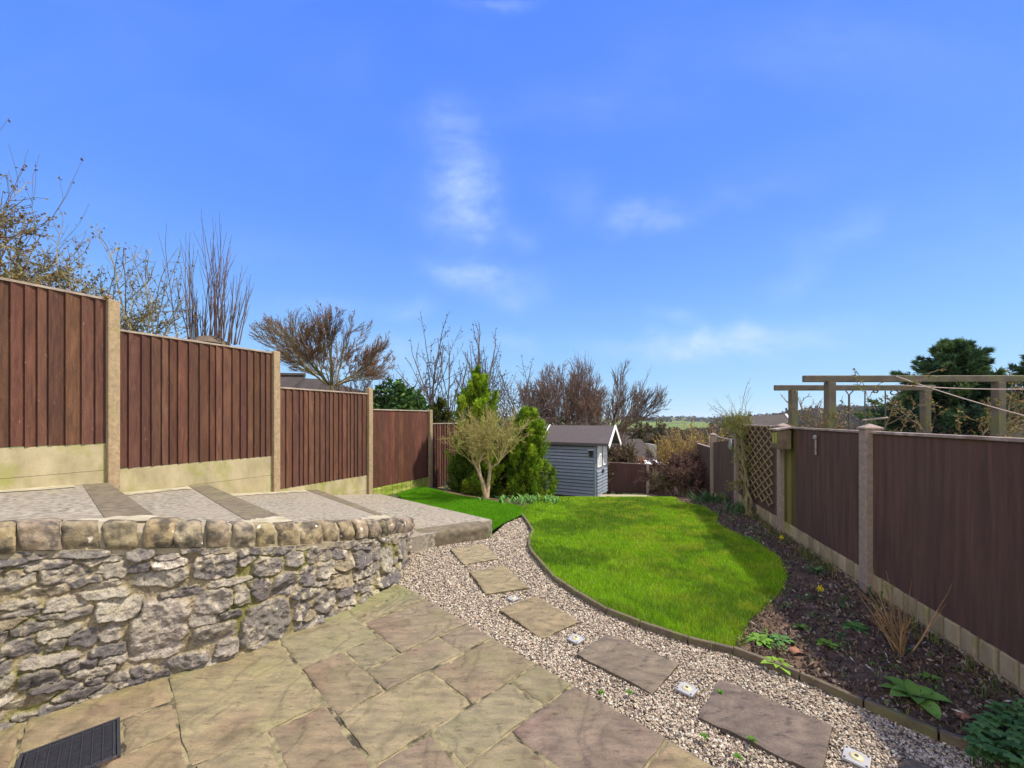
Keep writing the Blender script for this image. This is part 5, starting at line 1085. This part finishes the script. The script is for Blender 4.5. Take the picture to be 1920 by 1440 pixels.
# ------------------------------------------------------------------ conifers and evergreens
def tufts(m, C, D, size, rg, col, k=5, spread=.45, w=.16, var=.3):
    """small sprays: k slim triangles fanning from each centre along D"""
    n = len(C); D = D/(np.linalg.norm(D, axis=1)[:, None]+1e-9); base = np.repeat(C, k, 0); dd = np.repeat(D, k, 0)+rg.normal(0, spread, (n*k, 3)); dd /= np.linalg.norm(dd, axis=1)[:, None]
    sd_ = np.cross(dd, rg.normal(0, 1, (n*k, 3))); sd_ /= np.linalg.norm(sd_, axis=1)[:, None]+1e-9; L_ = (size*rg.uniform(.6, 1.3, (n*k, 1)))
    V = np.stack([base-sd_*L_*w*.5+dd*L_*.15, base+dd*L_, base+sd_*L_*w*.5+dd*L_*.15, base-dd*L_*.1], 1)
    cc = np.asarray(col, float); cc = cc if cc.shape == (n, 3) else cc[rg.integers(len(cc), size=n)]; cc = np.repeat(cc*rg.uniform(1-var, 1+var, (n, 1)), k, 0)
    m.add(V.reshape(-1, 3), quads=(np.arange(n*k)[:, None]*4+np.array([[0, 2, 1, 1]]))[:, :0] if False else None, tris=(np.concatenate([np.arange(n*k)[:, None]*4+np.array([[0, 2, 1]]), np.arange(n*k)[:, None]*4+np.array([[0, 3, 2]])])), col=np.repeat(cc, 4, 0))
def conifer(name, label, loc, H, prof, n, cols, size, seed, dirup=.8, lumps=7, lumpa=.35, droop=0, cat='tree', group=None, ragged=.12, k=5, w=.16, spread=.45, plume=.3, nb=150):
    """crown made of many plumes: each a tapering spray of tufts rising from the trunk"""
    rg = np.random.default_rng(seed); e = empty(name, tuple(loc), label, cat, group); loc = np.array(loc, float); zs, rs = [p[0] for p in prof], [p[1] for p in prof]
    Cs, Ds, cs = [], [], []; per = max(8, n//nb); t = MB(); Rm = max(rs)
    for b in range(nb):
        h = rg.random()**.9; R_ = np.interp(h, zs, rs)*rg.uniform(.62, 1.12)*(1+(rg.random() < ragged)*rg.uniform(.1, .35)); a = b*2.39996+rg.normal(0, .2)
        L_ = plume*rg.uniform(.7, 1.25)*(.45+.55*R_/Rm); d = nrm([math.cos(a), math.sin(a), dirup*(1+1.5*h)]); tip = loc+np.array([math.cos(a)*R_, math.sin(a)*R_, h*H-droop*R_]); tip[2] = min(tip[2], loc[2]+H)
        base = tip-d*L_; s_ = rg.random(per)**.8; rad = L_*.30*(1-s_)**.7+.012; q = base+d*L_*s_[:, None]+rg.normal(0, 1, (per, 3))*rad[:, None]*.55; q[:, 2] -= 0
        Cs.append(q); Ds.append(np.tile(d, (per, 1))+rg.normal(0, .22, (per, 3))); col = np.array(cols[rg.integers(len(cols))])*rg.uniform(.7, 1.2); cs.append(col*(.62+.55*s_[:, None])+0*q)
        t.tube([loc+[0, 0, max(h*H-.35*R_, .05)], base*.7+(loc+[0, 0, h*H])*.3, base+d*L_*.5], [.012, .009, .004], 4, col=(.12, .085, .055))
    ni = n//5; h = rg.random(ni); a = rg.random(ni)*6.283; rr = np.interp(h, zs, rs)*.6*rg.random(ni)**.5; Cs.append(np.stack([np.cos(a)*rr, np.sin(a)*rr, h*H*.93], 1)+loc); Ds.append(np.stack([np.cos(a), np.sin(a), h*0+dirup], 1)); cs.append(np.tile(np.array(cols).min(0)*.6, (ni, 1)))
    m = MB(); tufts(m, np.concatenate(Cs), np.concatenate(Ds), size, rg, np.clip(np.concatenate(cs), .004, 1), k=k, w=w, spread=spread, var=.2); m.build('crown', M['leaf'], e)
    t.tube([loc+[0, 0, -.1], loc+[0, 0, H*.5], loc+[0, 0, H*.94]], [H*.015+.015, H*.012, .006], 7, col=(.13, .09, .06)); t.build('trunk', M['bark'], e); return e
BR = [(.25, .38, .02), (.18, .31, .018), (.10, .19, .014), (.32, .44, .03)]
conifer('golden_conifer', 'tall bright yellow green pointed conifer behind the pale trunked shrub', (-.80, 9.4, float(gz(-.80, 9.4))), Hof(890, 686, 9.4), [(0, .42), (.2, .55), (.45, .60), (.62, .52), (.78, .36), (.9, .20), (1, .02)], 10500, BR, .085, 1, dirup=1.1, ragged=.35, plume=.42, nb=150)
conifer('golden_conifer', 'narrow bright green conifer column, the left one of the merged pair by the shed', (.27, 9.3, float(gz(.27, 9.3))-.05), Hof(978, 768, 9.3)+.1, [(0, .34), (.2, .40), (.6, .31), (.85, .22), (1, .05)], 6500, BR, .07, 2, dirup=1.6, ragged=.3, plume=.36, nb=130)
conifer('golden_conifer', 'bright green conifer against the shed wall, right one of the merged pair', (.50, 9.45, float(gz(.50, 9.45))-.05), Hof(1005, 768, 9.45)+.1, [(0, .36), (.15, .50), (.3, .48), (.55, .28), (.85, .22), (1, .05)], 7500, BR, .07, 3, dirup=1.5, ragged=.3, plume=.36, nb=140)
conifer('golden_conifer', 'low dark green young conifer beside the far end of the left fence', (-1.15, 9.1, float(gz(-1.15, 9.1))), .95, [(0, .25), (.4, .30), (.8, .2), (1, .04)], 1900, [(.10, .17, .02), (.07, .12, .015)], .09, 4, dirup=1.2)
conifer('golden_conifer', 'added low conifer, coloured dark as if shaded, filling the gap behind the pale trunked shrub', (-.24, 10.0, float(gz(-.24, 10))), 1.7, [(0, .42), (.4, .46), (.8, .3), (1, .08)], 3000, [(.06, .10, .015), (.05, .08, .012)], .12, 14, dirup=1.0)  # added to keep this gap dark; shade is put into its foliage colours
conifer('small_conifer', 'small dark olive conifer between the laurel and the bright conifer', gl(824, 13), Hof(824, 746, 13), [(0, .5), (.5, .5), (.8, .38), (1, .1)], 3000, [(.07, .09, .018), (.09, .10, .02)], .13, 5, dirup=1.0)
DK = [(.045, .095, .045), (.065, .12, .048), (.032, .062, .038), (.09, .15, .05)]
conifer('cypress_tree', 'big dark blue green cypress filling the view between the pergola posts', (14.75, 13.6, -.3), 4.45, [(0, 3.1), (.25, 3.05), (.42, 2.5), (.58, 1.6), (.75, 1.15), (.9, .75), (1, .2)], 19000, DK, .16, 6, dirup=.22, droop=.05, ragged=.4, k=5, w=.2, spread=.42, plume=1.0, nb=270)
conifer('cypress_tree', 'second dark cypress, cut off by the right edge of the picture', (18.9, 14.0, -.3), 4.35, [(0, 2.9), (.4, 2.6), (.7, 1.8), (.9, 1.0), (1, .2)], 12000, DK, .16, 7, dirup=.22, droop=.05, ragged=.4, k=5, w=.2, spread=.42, plume=1.0, nb=170)
def leafy(name, label, loc, rad, n, cols, size, seed, cat='shrub', flat=.0):
    rg = np.random.default_rng(seed); e = empty(name, tuple(loc), label, cat); loc = np.array(loc); v = rg.normal(0, 1, (n, 3)); v /= np.linalg.norm(v, axis=1)[:, None]; v[:, 2] = np.abs(v[:, 2])*1.0
    f = 1+.5*(fbm(v*3+9, 3, seed)-.5)*2*.6; s_ = 1-.45*rg.random(n)**2; C = v*f[:, None]*s_[:, None]*np.array(rad); m = MB(); quads_at(m, loc+C, size, rg, cols, 1.9, .4); m.build('foliage', M['leaf'], e)
    t = MB()
    for k in range(7): a = rg.random()*6.28; t.tube([loc, loc+np.array([math.cos(a)*rad[0]*.5, math.sin(a)*rad[1]*.5, rad[2]*.8])], [.03, .01], 5, col=(.12, .09, .06))
    t.build('stems', M['bark'], e)
LA = [(.035, .085, .022), (.05, .12, .028), (.10, .17, .035), (.025, .06, .02)]
zL = gl(745, 12)[2]; leafy('laurel_shrub', 'glossy dark green laurel over the fourth fence panel', (-3.35, 12, zL), (1.05, 1.0, topz(728, 12)-zL+.25), 7500, LA, .09, 71)
# ------------------------------------------------------------------ valley woodland (one far-off mass) and hedges
def woods():
    rg = np.random.default_rng(77); m = MB(); N_ = 1300
    Y = rg.uniform(70, 380, N_)**1.0; u = np.where(np.arange(N_) < 800, rg.uniform(-.75, 1.35, N_), rg.uniform(.2, .6, N_)); X = u*Y
    z = gz(X, Y)
    for x, y, z0 in zip(X, Y, z):
        H = rg.uniform(5, 9)*(1+.0*y); ytop = HY-(z0+H-CZ)*F/y
        uu = x/y
        if y < 60 and .2 < uu < .36: continue
        lim = 795+rg.uniform(0, 22)+(10 if y < 120 else 0)
        if .22 < uu < .55:
            H = min(H, (CZ-(lim-HY)*y/F)-z0)
        elif uu < .22: H = min(H, CZ+10*y/F*.3-z0)
        if H < 1.2: continue
        n = int(np.clip(26000/y, 70, 520)); v = rg.normal(0, 1, (n, 3)); v /= np.linalg.norm(v, axis=1)[:, None]; r = rg.random((n, 1))**.4
        C = np.array([x, y, z0+H*.6])+v*r*np.array([H*.45, H*.45, H*.4]); c = np.array([(.105, .085, .06), (.12, .09, .07), (.09, .085, .045), (.085, .07, .06)])[rg.integers(4)]
        quads_at(m, C, .0032*y+.05, rg, c*rg.uniform(.6, .95), 3.0, .3)
        m.tube([(x, y, z0), (x, y, z0+H*.6)], [.2, .08], 3, col=(.09, .07, .05))
    # wooded skyline on the nearer hill to the right and hedge lines on the far hills
    for k in range(5200):
        y = rg.uniform(330, 1050); u_ = rg.uniform(.50, 1.4); x = u_*y; z0 = float(gz(x, y)); H = rg.uniform(8, 14); n = 10; C = np.array([x, y, z0+H*.5])+rg.normal(0, 1, (n, 3))*np.array([H*.3, H*.3, H*.25]); quads_at(m, C, 4.0, rg, (.060, .052, .034), 1.6, .3)
    for k in range(600):
        y = rg.uniform(1000, 2700); u_ = rg.uniform(.15, .62); x = u_*y
        if fbm(np.array([[x/160, y/300]]), 3, 6)[0] < .5: continue
        z0 = float(gz(x, y)); H = rg.uniform(8, 13); n = 6; C = np.array([x, y, z0+H*.4])+rg.normal(0, 1, (n, 3))*np.array([H*.6, H*.6, H*.22]); quads_at(m, C, 6, rg, (.055, .06, .045), 1.6, .2)
    tag(m.build('far_woodland', M['leaf']), 'brown leafless woods across the valley below the hills', 'woodland', kind='stuff')
woods()
# ------------------------------------------------------------------ lawn grass
def grass():
    rg = np.random.default_rng(2)
    def blades(poly, n, h, w, colf, name, label, dens, off=.02, lean=.5, edge=0):
        q = scatter(poly, n, rg, dens)
        n = len(q); a = rg.random(n)*6.283; z = gz(q[:, 0], q[:, 1])+off; hh = h*rg.uniform(.5, 1.25, n)*(.75+.5*fbm(q*2.5, 3, 4)); ww = w*rg.uniform(.7, 1.3, n)*np.clip(q[:, 1]/3.2, .8, 3)
        lx, ly = rg.normal(0, lean, n)*hh, rg.normal(0, lean, n)*hh; dx, dy = np.cos(a)*ww/2, np.sin(a)*ww/2
        V = np.stack([np.stack([q[:, 0]-dx, q[:, 1]-dy, z-.01], 1), np.stack([q[:, 0]+dx, q[:, 1]+dy, z-.01], 1), np.stack([q[:, 0]+lx, q[:, 1]+ly, z+hh], 1)], 1)
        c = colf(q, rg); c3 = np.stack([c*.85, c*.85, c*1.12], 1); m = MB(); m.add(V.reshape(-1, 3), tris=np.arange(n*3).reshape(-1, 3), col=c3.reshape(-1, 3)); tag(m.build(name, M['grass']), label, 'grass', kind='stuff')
    def cf(q, rg):
        f = fbm(q*1.6, 4, 12)[:, None]; f2 = ss(.46, .66, fbm(q*5.5+7, 5, 6, .65))[:, None]; g1 = np.array([[.25, .45, .014]]); g2 = np.array([[.38, .45, .03]]); g3 = np.array([[.125, .25, .014]])
        k = ss(.38, .60, f*.6+.4*fbm(q*14, 3, 77)[:, None]); c = g3*(1-k)+g1*k; rt = ss(.2, 2.2, q[:, :1]-.1)*.75; c = c*(1-f2*rt)+g2*f2*rt
        dead = (rg.random((len(q), 1)) < .06); c = np.where(dead, np.array([[.34, .28, .12]]), c); return c*rg.uniform(.45, 1.5, (len(q), 1))
    d_ = lambda p: np.clip((3.2/np.maximum(p[:, 1], 2.3))**1.25, .08, 1)
    L2 = [(p[0], p[1]) for p in LAWNW]
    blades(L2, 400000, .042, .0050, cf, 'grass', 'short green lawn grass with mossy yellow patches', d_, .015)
    tf = lambda q, rg: np.array([[.125, .33, .010]])*rg.uniform(.6, 1.4, (len(q), 1))
    blades(TURFW, 90000, .02, .006, tf, 'turf_pile', 'even green pile of the artificial turf', None, .032, .35)
    # ragged tufts over the lawn edges, along the right fence and in the bed
    m = MB(); pts = []
    def tuft(x, y, n, h, col, sp=.5, w=.004):
        for k in range(n):
            a = rg.random()*6.283; s_ = rg.uniform(.1, 1)*sp; hh = h*rg.uniform(.5, 1.1); z = float(gz(x, y)); dx, dy = math.cos(a), math.sin(a); bx, by = x+rg.normal(0, .015), y+rg.normal(0, .015); wx, wy = -dy*w/2, dx*w/2
            c = np.array(col)*rg.uniform(.7, 1.3); P = [(bx-wx, by-wy, z), (bx+wx, by+wy, z), (bx+dx*hh*s_*.4-wx, by+dy*hh*s_*.4-wy, z+hh*.6), (bx+dx*hh*s_*.4+wx, by+dy*hh*s_*.4+wy, z+hh*.6), (bx+dx*hh*s_, by+dy*hh*s_, z+hh*(1-.3*s_))]
            m.add(P, tris=[(0, 1, 2), (1, 3, 2), (2, 3, 4)], col=c)
    for k in range(230):
        y = rg.uniform(1.4, 8.5); x = RFX(y)-.07-abs(rg.normal(0, .07)); 
        if fbm(np.array([[y*1.2, 3.]]), 2, 3)[0] < .42: continue
        tuft(x, y, 9, rg.uniform(.06, .2), (.12, .15, .04) if rg.random() < .7 else (.26, .2, .1))
    for k in range(260):
        i = rg.integers(0, len(LAWN_R)-4); a = np.array(at(*LAWN_R[i])[:2]); b = np.array(at(*LAWN_R[i+1])[:2]); p = a+(b-a)*rg.random()+rg.normal(0, .04, 2); tuft(p[0], p[1], 7, .05, (.10, .2, .02), .8)
    for k in range(60):
        i = rg.integers(3, 11); a = np.array(EDGEW[i]); b = np.array(EDGEW[i+1]); p = a+(b-a)*rg.random()+np.array([.03, .03]); tuft(p[0], p[1], 5, .045, (.13, .2, .03), .8)
    q = scatter(BEDW, 330, rg, lambda p: (p[:, 1] > 1.3)*(p[:, 1] < 8)*ss(.45, .6, fbm(p*1.7, 2, 31)))
    for p in q: tuft(p[0], p[1], 6, rg.uniform(.03, .09), [(.10, .17, .03), (.16, .17, .05), (.24, .19, .10)][rg.integers(3)], .9)
    tag(m.build('rough_grass', M['grass']), 'rough grass and weeds along the bed and the foot of the right fence', 'grass', kind='stuff')
grass()
def litter():
    rg = np.random.default_rng(8); m = MB(); n = 9000
    q = scatter(BEDW, n, rg, lambda p: (p[:, 1] > 1.0)*np.clip(3/np.maximum(p[:, 1], 1), .15, 1)); z = gz(q[:, 0], q[:, 1])+.036+rg.uniform(-.01, .02, n)
    C = np.c_[q, z]; pal = [(.12, .08, .055), (.08, .052, .038), (.20, .13, .08), (.06, .04, .032), (.28, .2, .13), (.15, .10, .065), (.05, .035, .026)]; k = rg.random(n) < .72
    quads_at(m, C[k], .013, rg, pal, 2.0, .3); quads_at(m, C[~k], .008, rg, pal+[(.5, .44, .36)], 5, .3)
    OCT = np.array([(1, 0, 0), (0, 1, 0), (-1, 0, 0), (0, -1, 0), (0, 0, 1), (0, 0, -1)], float); T = np.array([(0, 1, 4), (1, 2, 4), (2, 3, 4), (3, 0, 4), (1, 0, 5), (2, 1, 5), (3, 2, 5), (0, 3, 5)])
    q = scatter(BEDW, 3800, rg, lambda p: (p[:, 1] > 1.0)*np.clip(2.5/np.maximum(p[:, 1], 1), .1, 1)); n = len(q); v = OCT[None]*rg.uniform(.006, .02, (n, 1, 1))*rg.uniform(.6, 1.3, (n, 6, 1)); v[:, :, 0] += q[:, :1]; v[:, :, 1] += q[:, 1:]; v[:, :, 2] += (gz(q[:, 0], q[:, 1])+.03)[:, None]
    c = np.where(rg.random((n, 1)) < .88, np.array([[.065, .043, .033]]), np.array([[.24, .2, .16]]))*rg.uniform(.6, 1.3, (n, 1)); m.add(v.reshape(-1, 3), tris=(np.arange(n)[:, None, None]*6+T[None]).reshape(-1, 3), col=np.repeat(c, 6, 0))
    tag(m.build('bark_litter', M['litter']), 'clods, bark and dry leaf litter on the dark soil of the bed', 'leaf litter', kind='stuff')
litter()
# ------------------------------------------------------------------ bed plants
def leafblade(m, p, d, L_, w, col, cup=.25, droop=.4, n=6):
    d = nrm(d); s_ = nrm(np.cross(d, [0, 0, 1.])); q = np.array(p, float); P = []; dd = d.copy()
    for i in range(n):
        t = i/(n-1); ww = w*math.sin(math.pi*min(.12+t*.88, 1))**.8/2 if t < 1 else .001; up = np.cross(s_, dd); P.append([q-s_*ww+up*ww*cup, q, q+s_*ww+up*ww*cup]); q = q+dd*L_/(n-1); dd = nrm(dd+np.array([0, 0, -droop/(n-1)*2]))
    m.grid(np.array(P), col=col)
def rosette(px, py, r, nl, label, seed, col=(.12, .24, .04), w=.42, name='foxglove_rosette', up=.5):
    rg = np.random.default_rng(seed); x, y, _ = at(px, py, .02); e = bpy.data.objects.new(name, None); m = MB()
    for k in range(nl):
        a = k*2.4+rg.uniform(-.3, .3); t = k/nl; el = up*(.4+t*1.6); L_ = .84*r*(1.1-.5*t)*rg.uniform(.85, 1.1); leafblade(m, (x, y, .03), (math.cos(a), math.sin(a), el), L_, L_*w, np.array(col)*rg.uniform(.7, 1.3)*np.array([1+.2*t, 1+.15*t, 1]), droop=.5)
    bpy.data.objects.remove(e); o = m.build(name, M['leaf'], smooth=True); o.location = (x, y, .02); o.data.transform(__import__('mathutils').Matrix.Translation((-x, -y, -.02))); tag(o, label, 'plant', 'leafy rosettes in the flower bed')
rosette(1425, 1205, .13, 22, 'leafy green rosette nearest the lawn tip', 1); rosette(1462, 1203, .11, 18, 'darker rosette just right of the one by the lawn tip', 2, (.07, .17, .05))
rosette(1503, 1180, .10, 10, 'small rosette above and between the larger ones, before the bare twig plant', 3); rosette(1550, 1212, .10, 12, 'small pale rosette in the middle of the bed', 4, (.16, .27, .04))
rosette(1605, 1180, .13, 18, 'flat green rosette left of the bare twig plant', 5, (.09, .2, .05)); rosette(1458, 1250, .12, 12, 'bright rosette touching the timber edging', 6, (.17, .30, .04), .5)
rosette(1715, 1312, .19, 13, 'largest broad-leaved rosette near the timber edging', 7, (.13, .25, .05), .55, up=.6); rosette(1747, 1275, .08, 9, 'small rosette above the largest one', 8); rosette(1403, 1012, .12, 12, 'small leafy plant where the lawn meets the bed farther back', 9); rosette(1680, 1255, .05, 7, 'tiny seedling right of the bare twig plant foot', 10)
rosette(1530, 1076, .16, 40, 'feathery grey green tuft beside the lawn curve', 11, (.12, .2, .07), .12, 'feathery_plant', 1.0)
for i, (px, py) in enumerate(((1127, 1303), (1180, 1303), (1410, 1392), (1320, 1386), (1350, 1302), (1383, 1425))): rosette(px, py, .03, 12, ('tiny weed growing in the gravel beside the patio corner', 'tiny weed in the gravel left of the largest stepping stone', 'weed in the gravel at the bottom edge', 'weed in the gravel under the largest stepping stone', 'speck of weed at the corner of the largest stepping stone', 'speck of weed near the bottom of the gravel')[i], 20+i, (.09, .2, .03), .5, 'gravel_weed', 1.)
def geranium():
    rg = np.random.default_rng(30); m = MB()
    for k in range(330):
        px, py = rg.uniform(1815, 1990), rg.uniform(1325, 1455)
        if py < 1325+(1860-px)*.8: continue
        if py > 1385+(px-1790)*.42+8: continue
        x, y, _ = at(px, py, .08); z = .05+.07*rg.random(); c = np.array([(.085, .19, .055), (.11, .22, .07), (.06, .14, .045)][rg.integers(3)]); m.tube([(x, y, 0), (x, y, z)], .0015, 3, col=c*.6)
        for j in range(5):
            a = j*1.256+rg.random(); leafblade(m, (x, y, z), (math.cos(a), math.sin(a), .15), .026, .022, c*rg.uniform(.8, 1.2), cup=.2, droop=.3, n=4)
    o = m.build('geranium_clump', M['leaf'], smooth=True); tag(o, 'mound of small lobed blue green leaves in the bottom right corner of the bed', 'plant')
geranium()
def bulbs(px, py, n, h, label, seed, name='daffodil_clump', flower=0, sx=.12, sy=.08, w=.014, col=(.07, .15, .05), wz=None):
    rg = np.random.default_rng(seed); g = gp(px, py) if py < 985 else at(px, py)[:2]; x, y = g; z = float(gz(x, y)); e = empty(name, (x, y, z), label, 'plant', 'clumps of bulb leaves'); m = MB()
    for k in range(n):
        a = rg.random()*6.283; bx, by = x+rg.normal(0, sx), y+rg.normal(0, sy); leafblade(m, (bx, by, float(gz(bx, by))), (math.cos(a)*.35, math.sin(a)*.35, 1), h*rg.uniform(.6, 1.1), w, np.array(col)*rg.uniform(.7, 1.4), droop=.7, n=5)
    m.build('leaves', M['leaf'], e, smooth=True)
    for k in range(flower):
        m = MB(); fx, fy = x+rg.normal(0, .03), y; m.tube([(fx, fy, z), (fx, fy, z+h*.95)], .003, 4, col=(.1, .2, .04)); m.build('stalk', M['leaf'], e)
        m = MB(); c = np.array([fx, fy-.01, z+h])
        for j in range(6): a = j*1.047; m.add([c, c+np.array([math.cos(a-.35)*.02, -.004, math.sin(a-.35)*.02]), c+np.array([math.cos(a)*.036, -.006, math.sin(a)*.036]), c+np.array([math.cos(a+.35)*.02, -.004, math.sin(a+.35)*.02])], quads=[(0, 1, 2, 3)])
        m.tube([c, c+np.array([0, -.03, 0])], [.010, .015], 8); m.build('flower', M['petal'], e)
bulbs(1330, 945, 70, .30, 'upright blue green bulb leaves at the foot of the second farthest fence post', 1, w=.02); bulbs(1392, 965, 80, .28, 'dark green bulb leaves in front of the trellis foot', 2, sx=.16); bulbs(1640, 1122, 9, .16, 'few bulb leaves at the foot of the nearest post', 3, sx=.02, sy=.02)
bulbs(1472, 1022, 5, .10, 'single small daffodil in flower, the farther yellow one', 4, 'daffodil', 1, .02, .02, .007); bulbs(1527, 1128, 8, .12, 'single small daffodil in flower, the nearer yellow one', 5, 'daffodil', 1, .03, .02, .007)
bulbs(868, 925, 70, .22, 'slim bulb leaves left of the pale trunked shrub', 6, sx=.22, sy=.08, w=.015, col=(.10, .19, .06)); bulbs(838, 920, 12, .3, 'few tall pale bulb leaves at the end of the left fence', 10, sx=.05, sy=.05, w=.014, col=(.2, .26, .15)); bulbs(940, 938, 30, .16, 'small green bulb leaves right of the pale trunks', 7, sx=.12)
bulbs(985, 945, 120, .20, 'dense broad glossy bulb leaves at the foot of the conifers', 8, 'bluebell_clump', sx=.30, sy=.16, w=.034, col=(.12, .25, .06)); bulbs(1020, 942, 50, .17, 'pale green bulb leaves spilling over the lawn corner', 9, 'bluebell_clump', sx=.14, sy=.12, w=.03, col=(.15, .28, .07))
def weeds():
    rg = np.random.default_rng(41); m = MB(); q = scatter(BEDW, 95, rg, lambda p: (p[:, 1] > 1.5)*(p[:, 1] < 8))
    for x, y in q:
        c = np.array([(.11, .20, .04), (.07, .15, .045), (.17, .24, .06), (.16, .15, .06)][rg.integers(4)]); n = rg.integers(4, 12); L_ = rg.uniform(.015, .05); w = rg.uniform(.25, .6)
        for j in range(n):
            a = rg.random()*6.28; leafblade(m, (x+rg.normal(0, .025), y+rg.normal(0, .025), .035), (math.cos(a), math.sin(a), rg.uniform(.2, 1.2)), L_*rg.uniform(.6, 1.2), L_*w, c*rg.uniform(.7, 1.3), droop=.5, n=4)
    tag(m.build('bed_weeds', M['leaf'], smooth=True), 'scattered seedlings and low weeds over the soil of the bed', 'weeds', kind='stuff')
weeds()
x_, y_, _ = at(1690, 1232); 
def twigplant():
    rg = np.random.default_rng(33); e = empty('bare_twig_shrub', (x_, y_, 0), 'small leafless shrub of orange brown twigs in front of the nearest fence panel', 'shrub'); m = MB(); tips = []
    for k in range(17):
        a = rg.random()*6.28; s_ = rg.uniform(.1, .75); grow(m, np.array([x_+rg.normal(0, .02), y_+rg.normal(0, .02), 0]), nrm([math.cos(a)*s_, math.sin(a)*s_, 1]), rg.uniform(.18, .4), .0055, 1, rg, dict(DEF, lv=1, n=[(2, 4)], s0=[.4], ang=[.4], rmin=.002, wig=.06, lr=.5, up=.0), tips, (.36, .22, .10))
    m.build('stems', M['bark'], e)
twigplant()
for i, (px, py, r, lab) in enumerate(((1493, 1232, .045, 'round broken terracotta pot piece by the timber edging'), (1570, 1162, .028, 'flat reddish clay shard beyond the small rosettes'), (1810, 1356, .035, 'curled rust brown leaf beside the blue green mound'))):
    x, y, _ = at(px, py); m = MB(); th = np.linspace(0, 4.2, 9); V = [[(x+r*math.cos(t)*.9, y+h, .025+abs(r*math.sin(t)*.55)) for t in th] for h in (-r*.7, 0, r*.7)]; m.grid(V); o = m.build('clay_shard' if i < 2 else 'fallen_leaf', M['terra'], smooth=True); tag(o, lab, 'pot shard' if i < 2 else 'leaf')
# ------------------------------------------------------------------ haze over the valley
def haze():
    m = MB(); m.box((0, 4300, -10), (9600, 9200, 170)); o = m.build('haze', bpy.data.materials.new('haze')); o.display_type = 'WIRE'; tag(o, 'thin blue haze over the valley', 'haze', kind='stuff')
    mt = o.data.materials[0]; mt.use_nodes = True; nt = mt.node_tree; nt.nodes.clear(); out = nt.nodes.new('ShaderNodeOutputMaterial'); v = nt.nodes.new('ShaderNodeVolumePrincipled'); v.inputs['Color'].default_value = (.72, .82, 1, 1); v.inputs['Density'].default_value = .00008; v.inputs['Anisotropy'].default_value = .2; nt.links.new(v.outputs[0], out.inputs['Volume'])
haze()
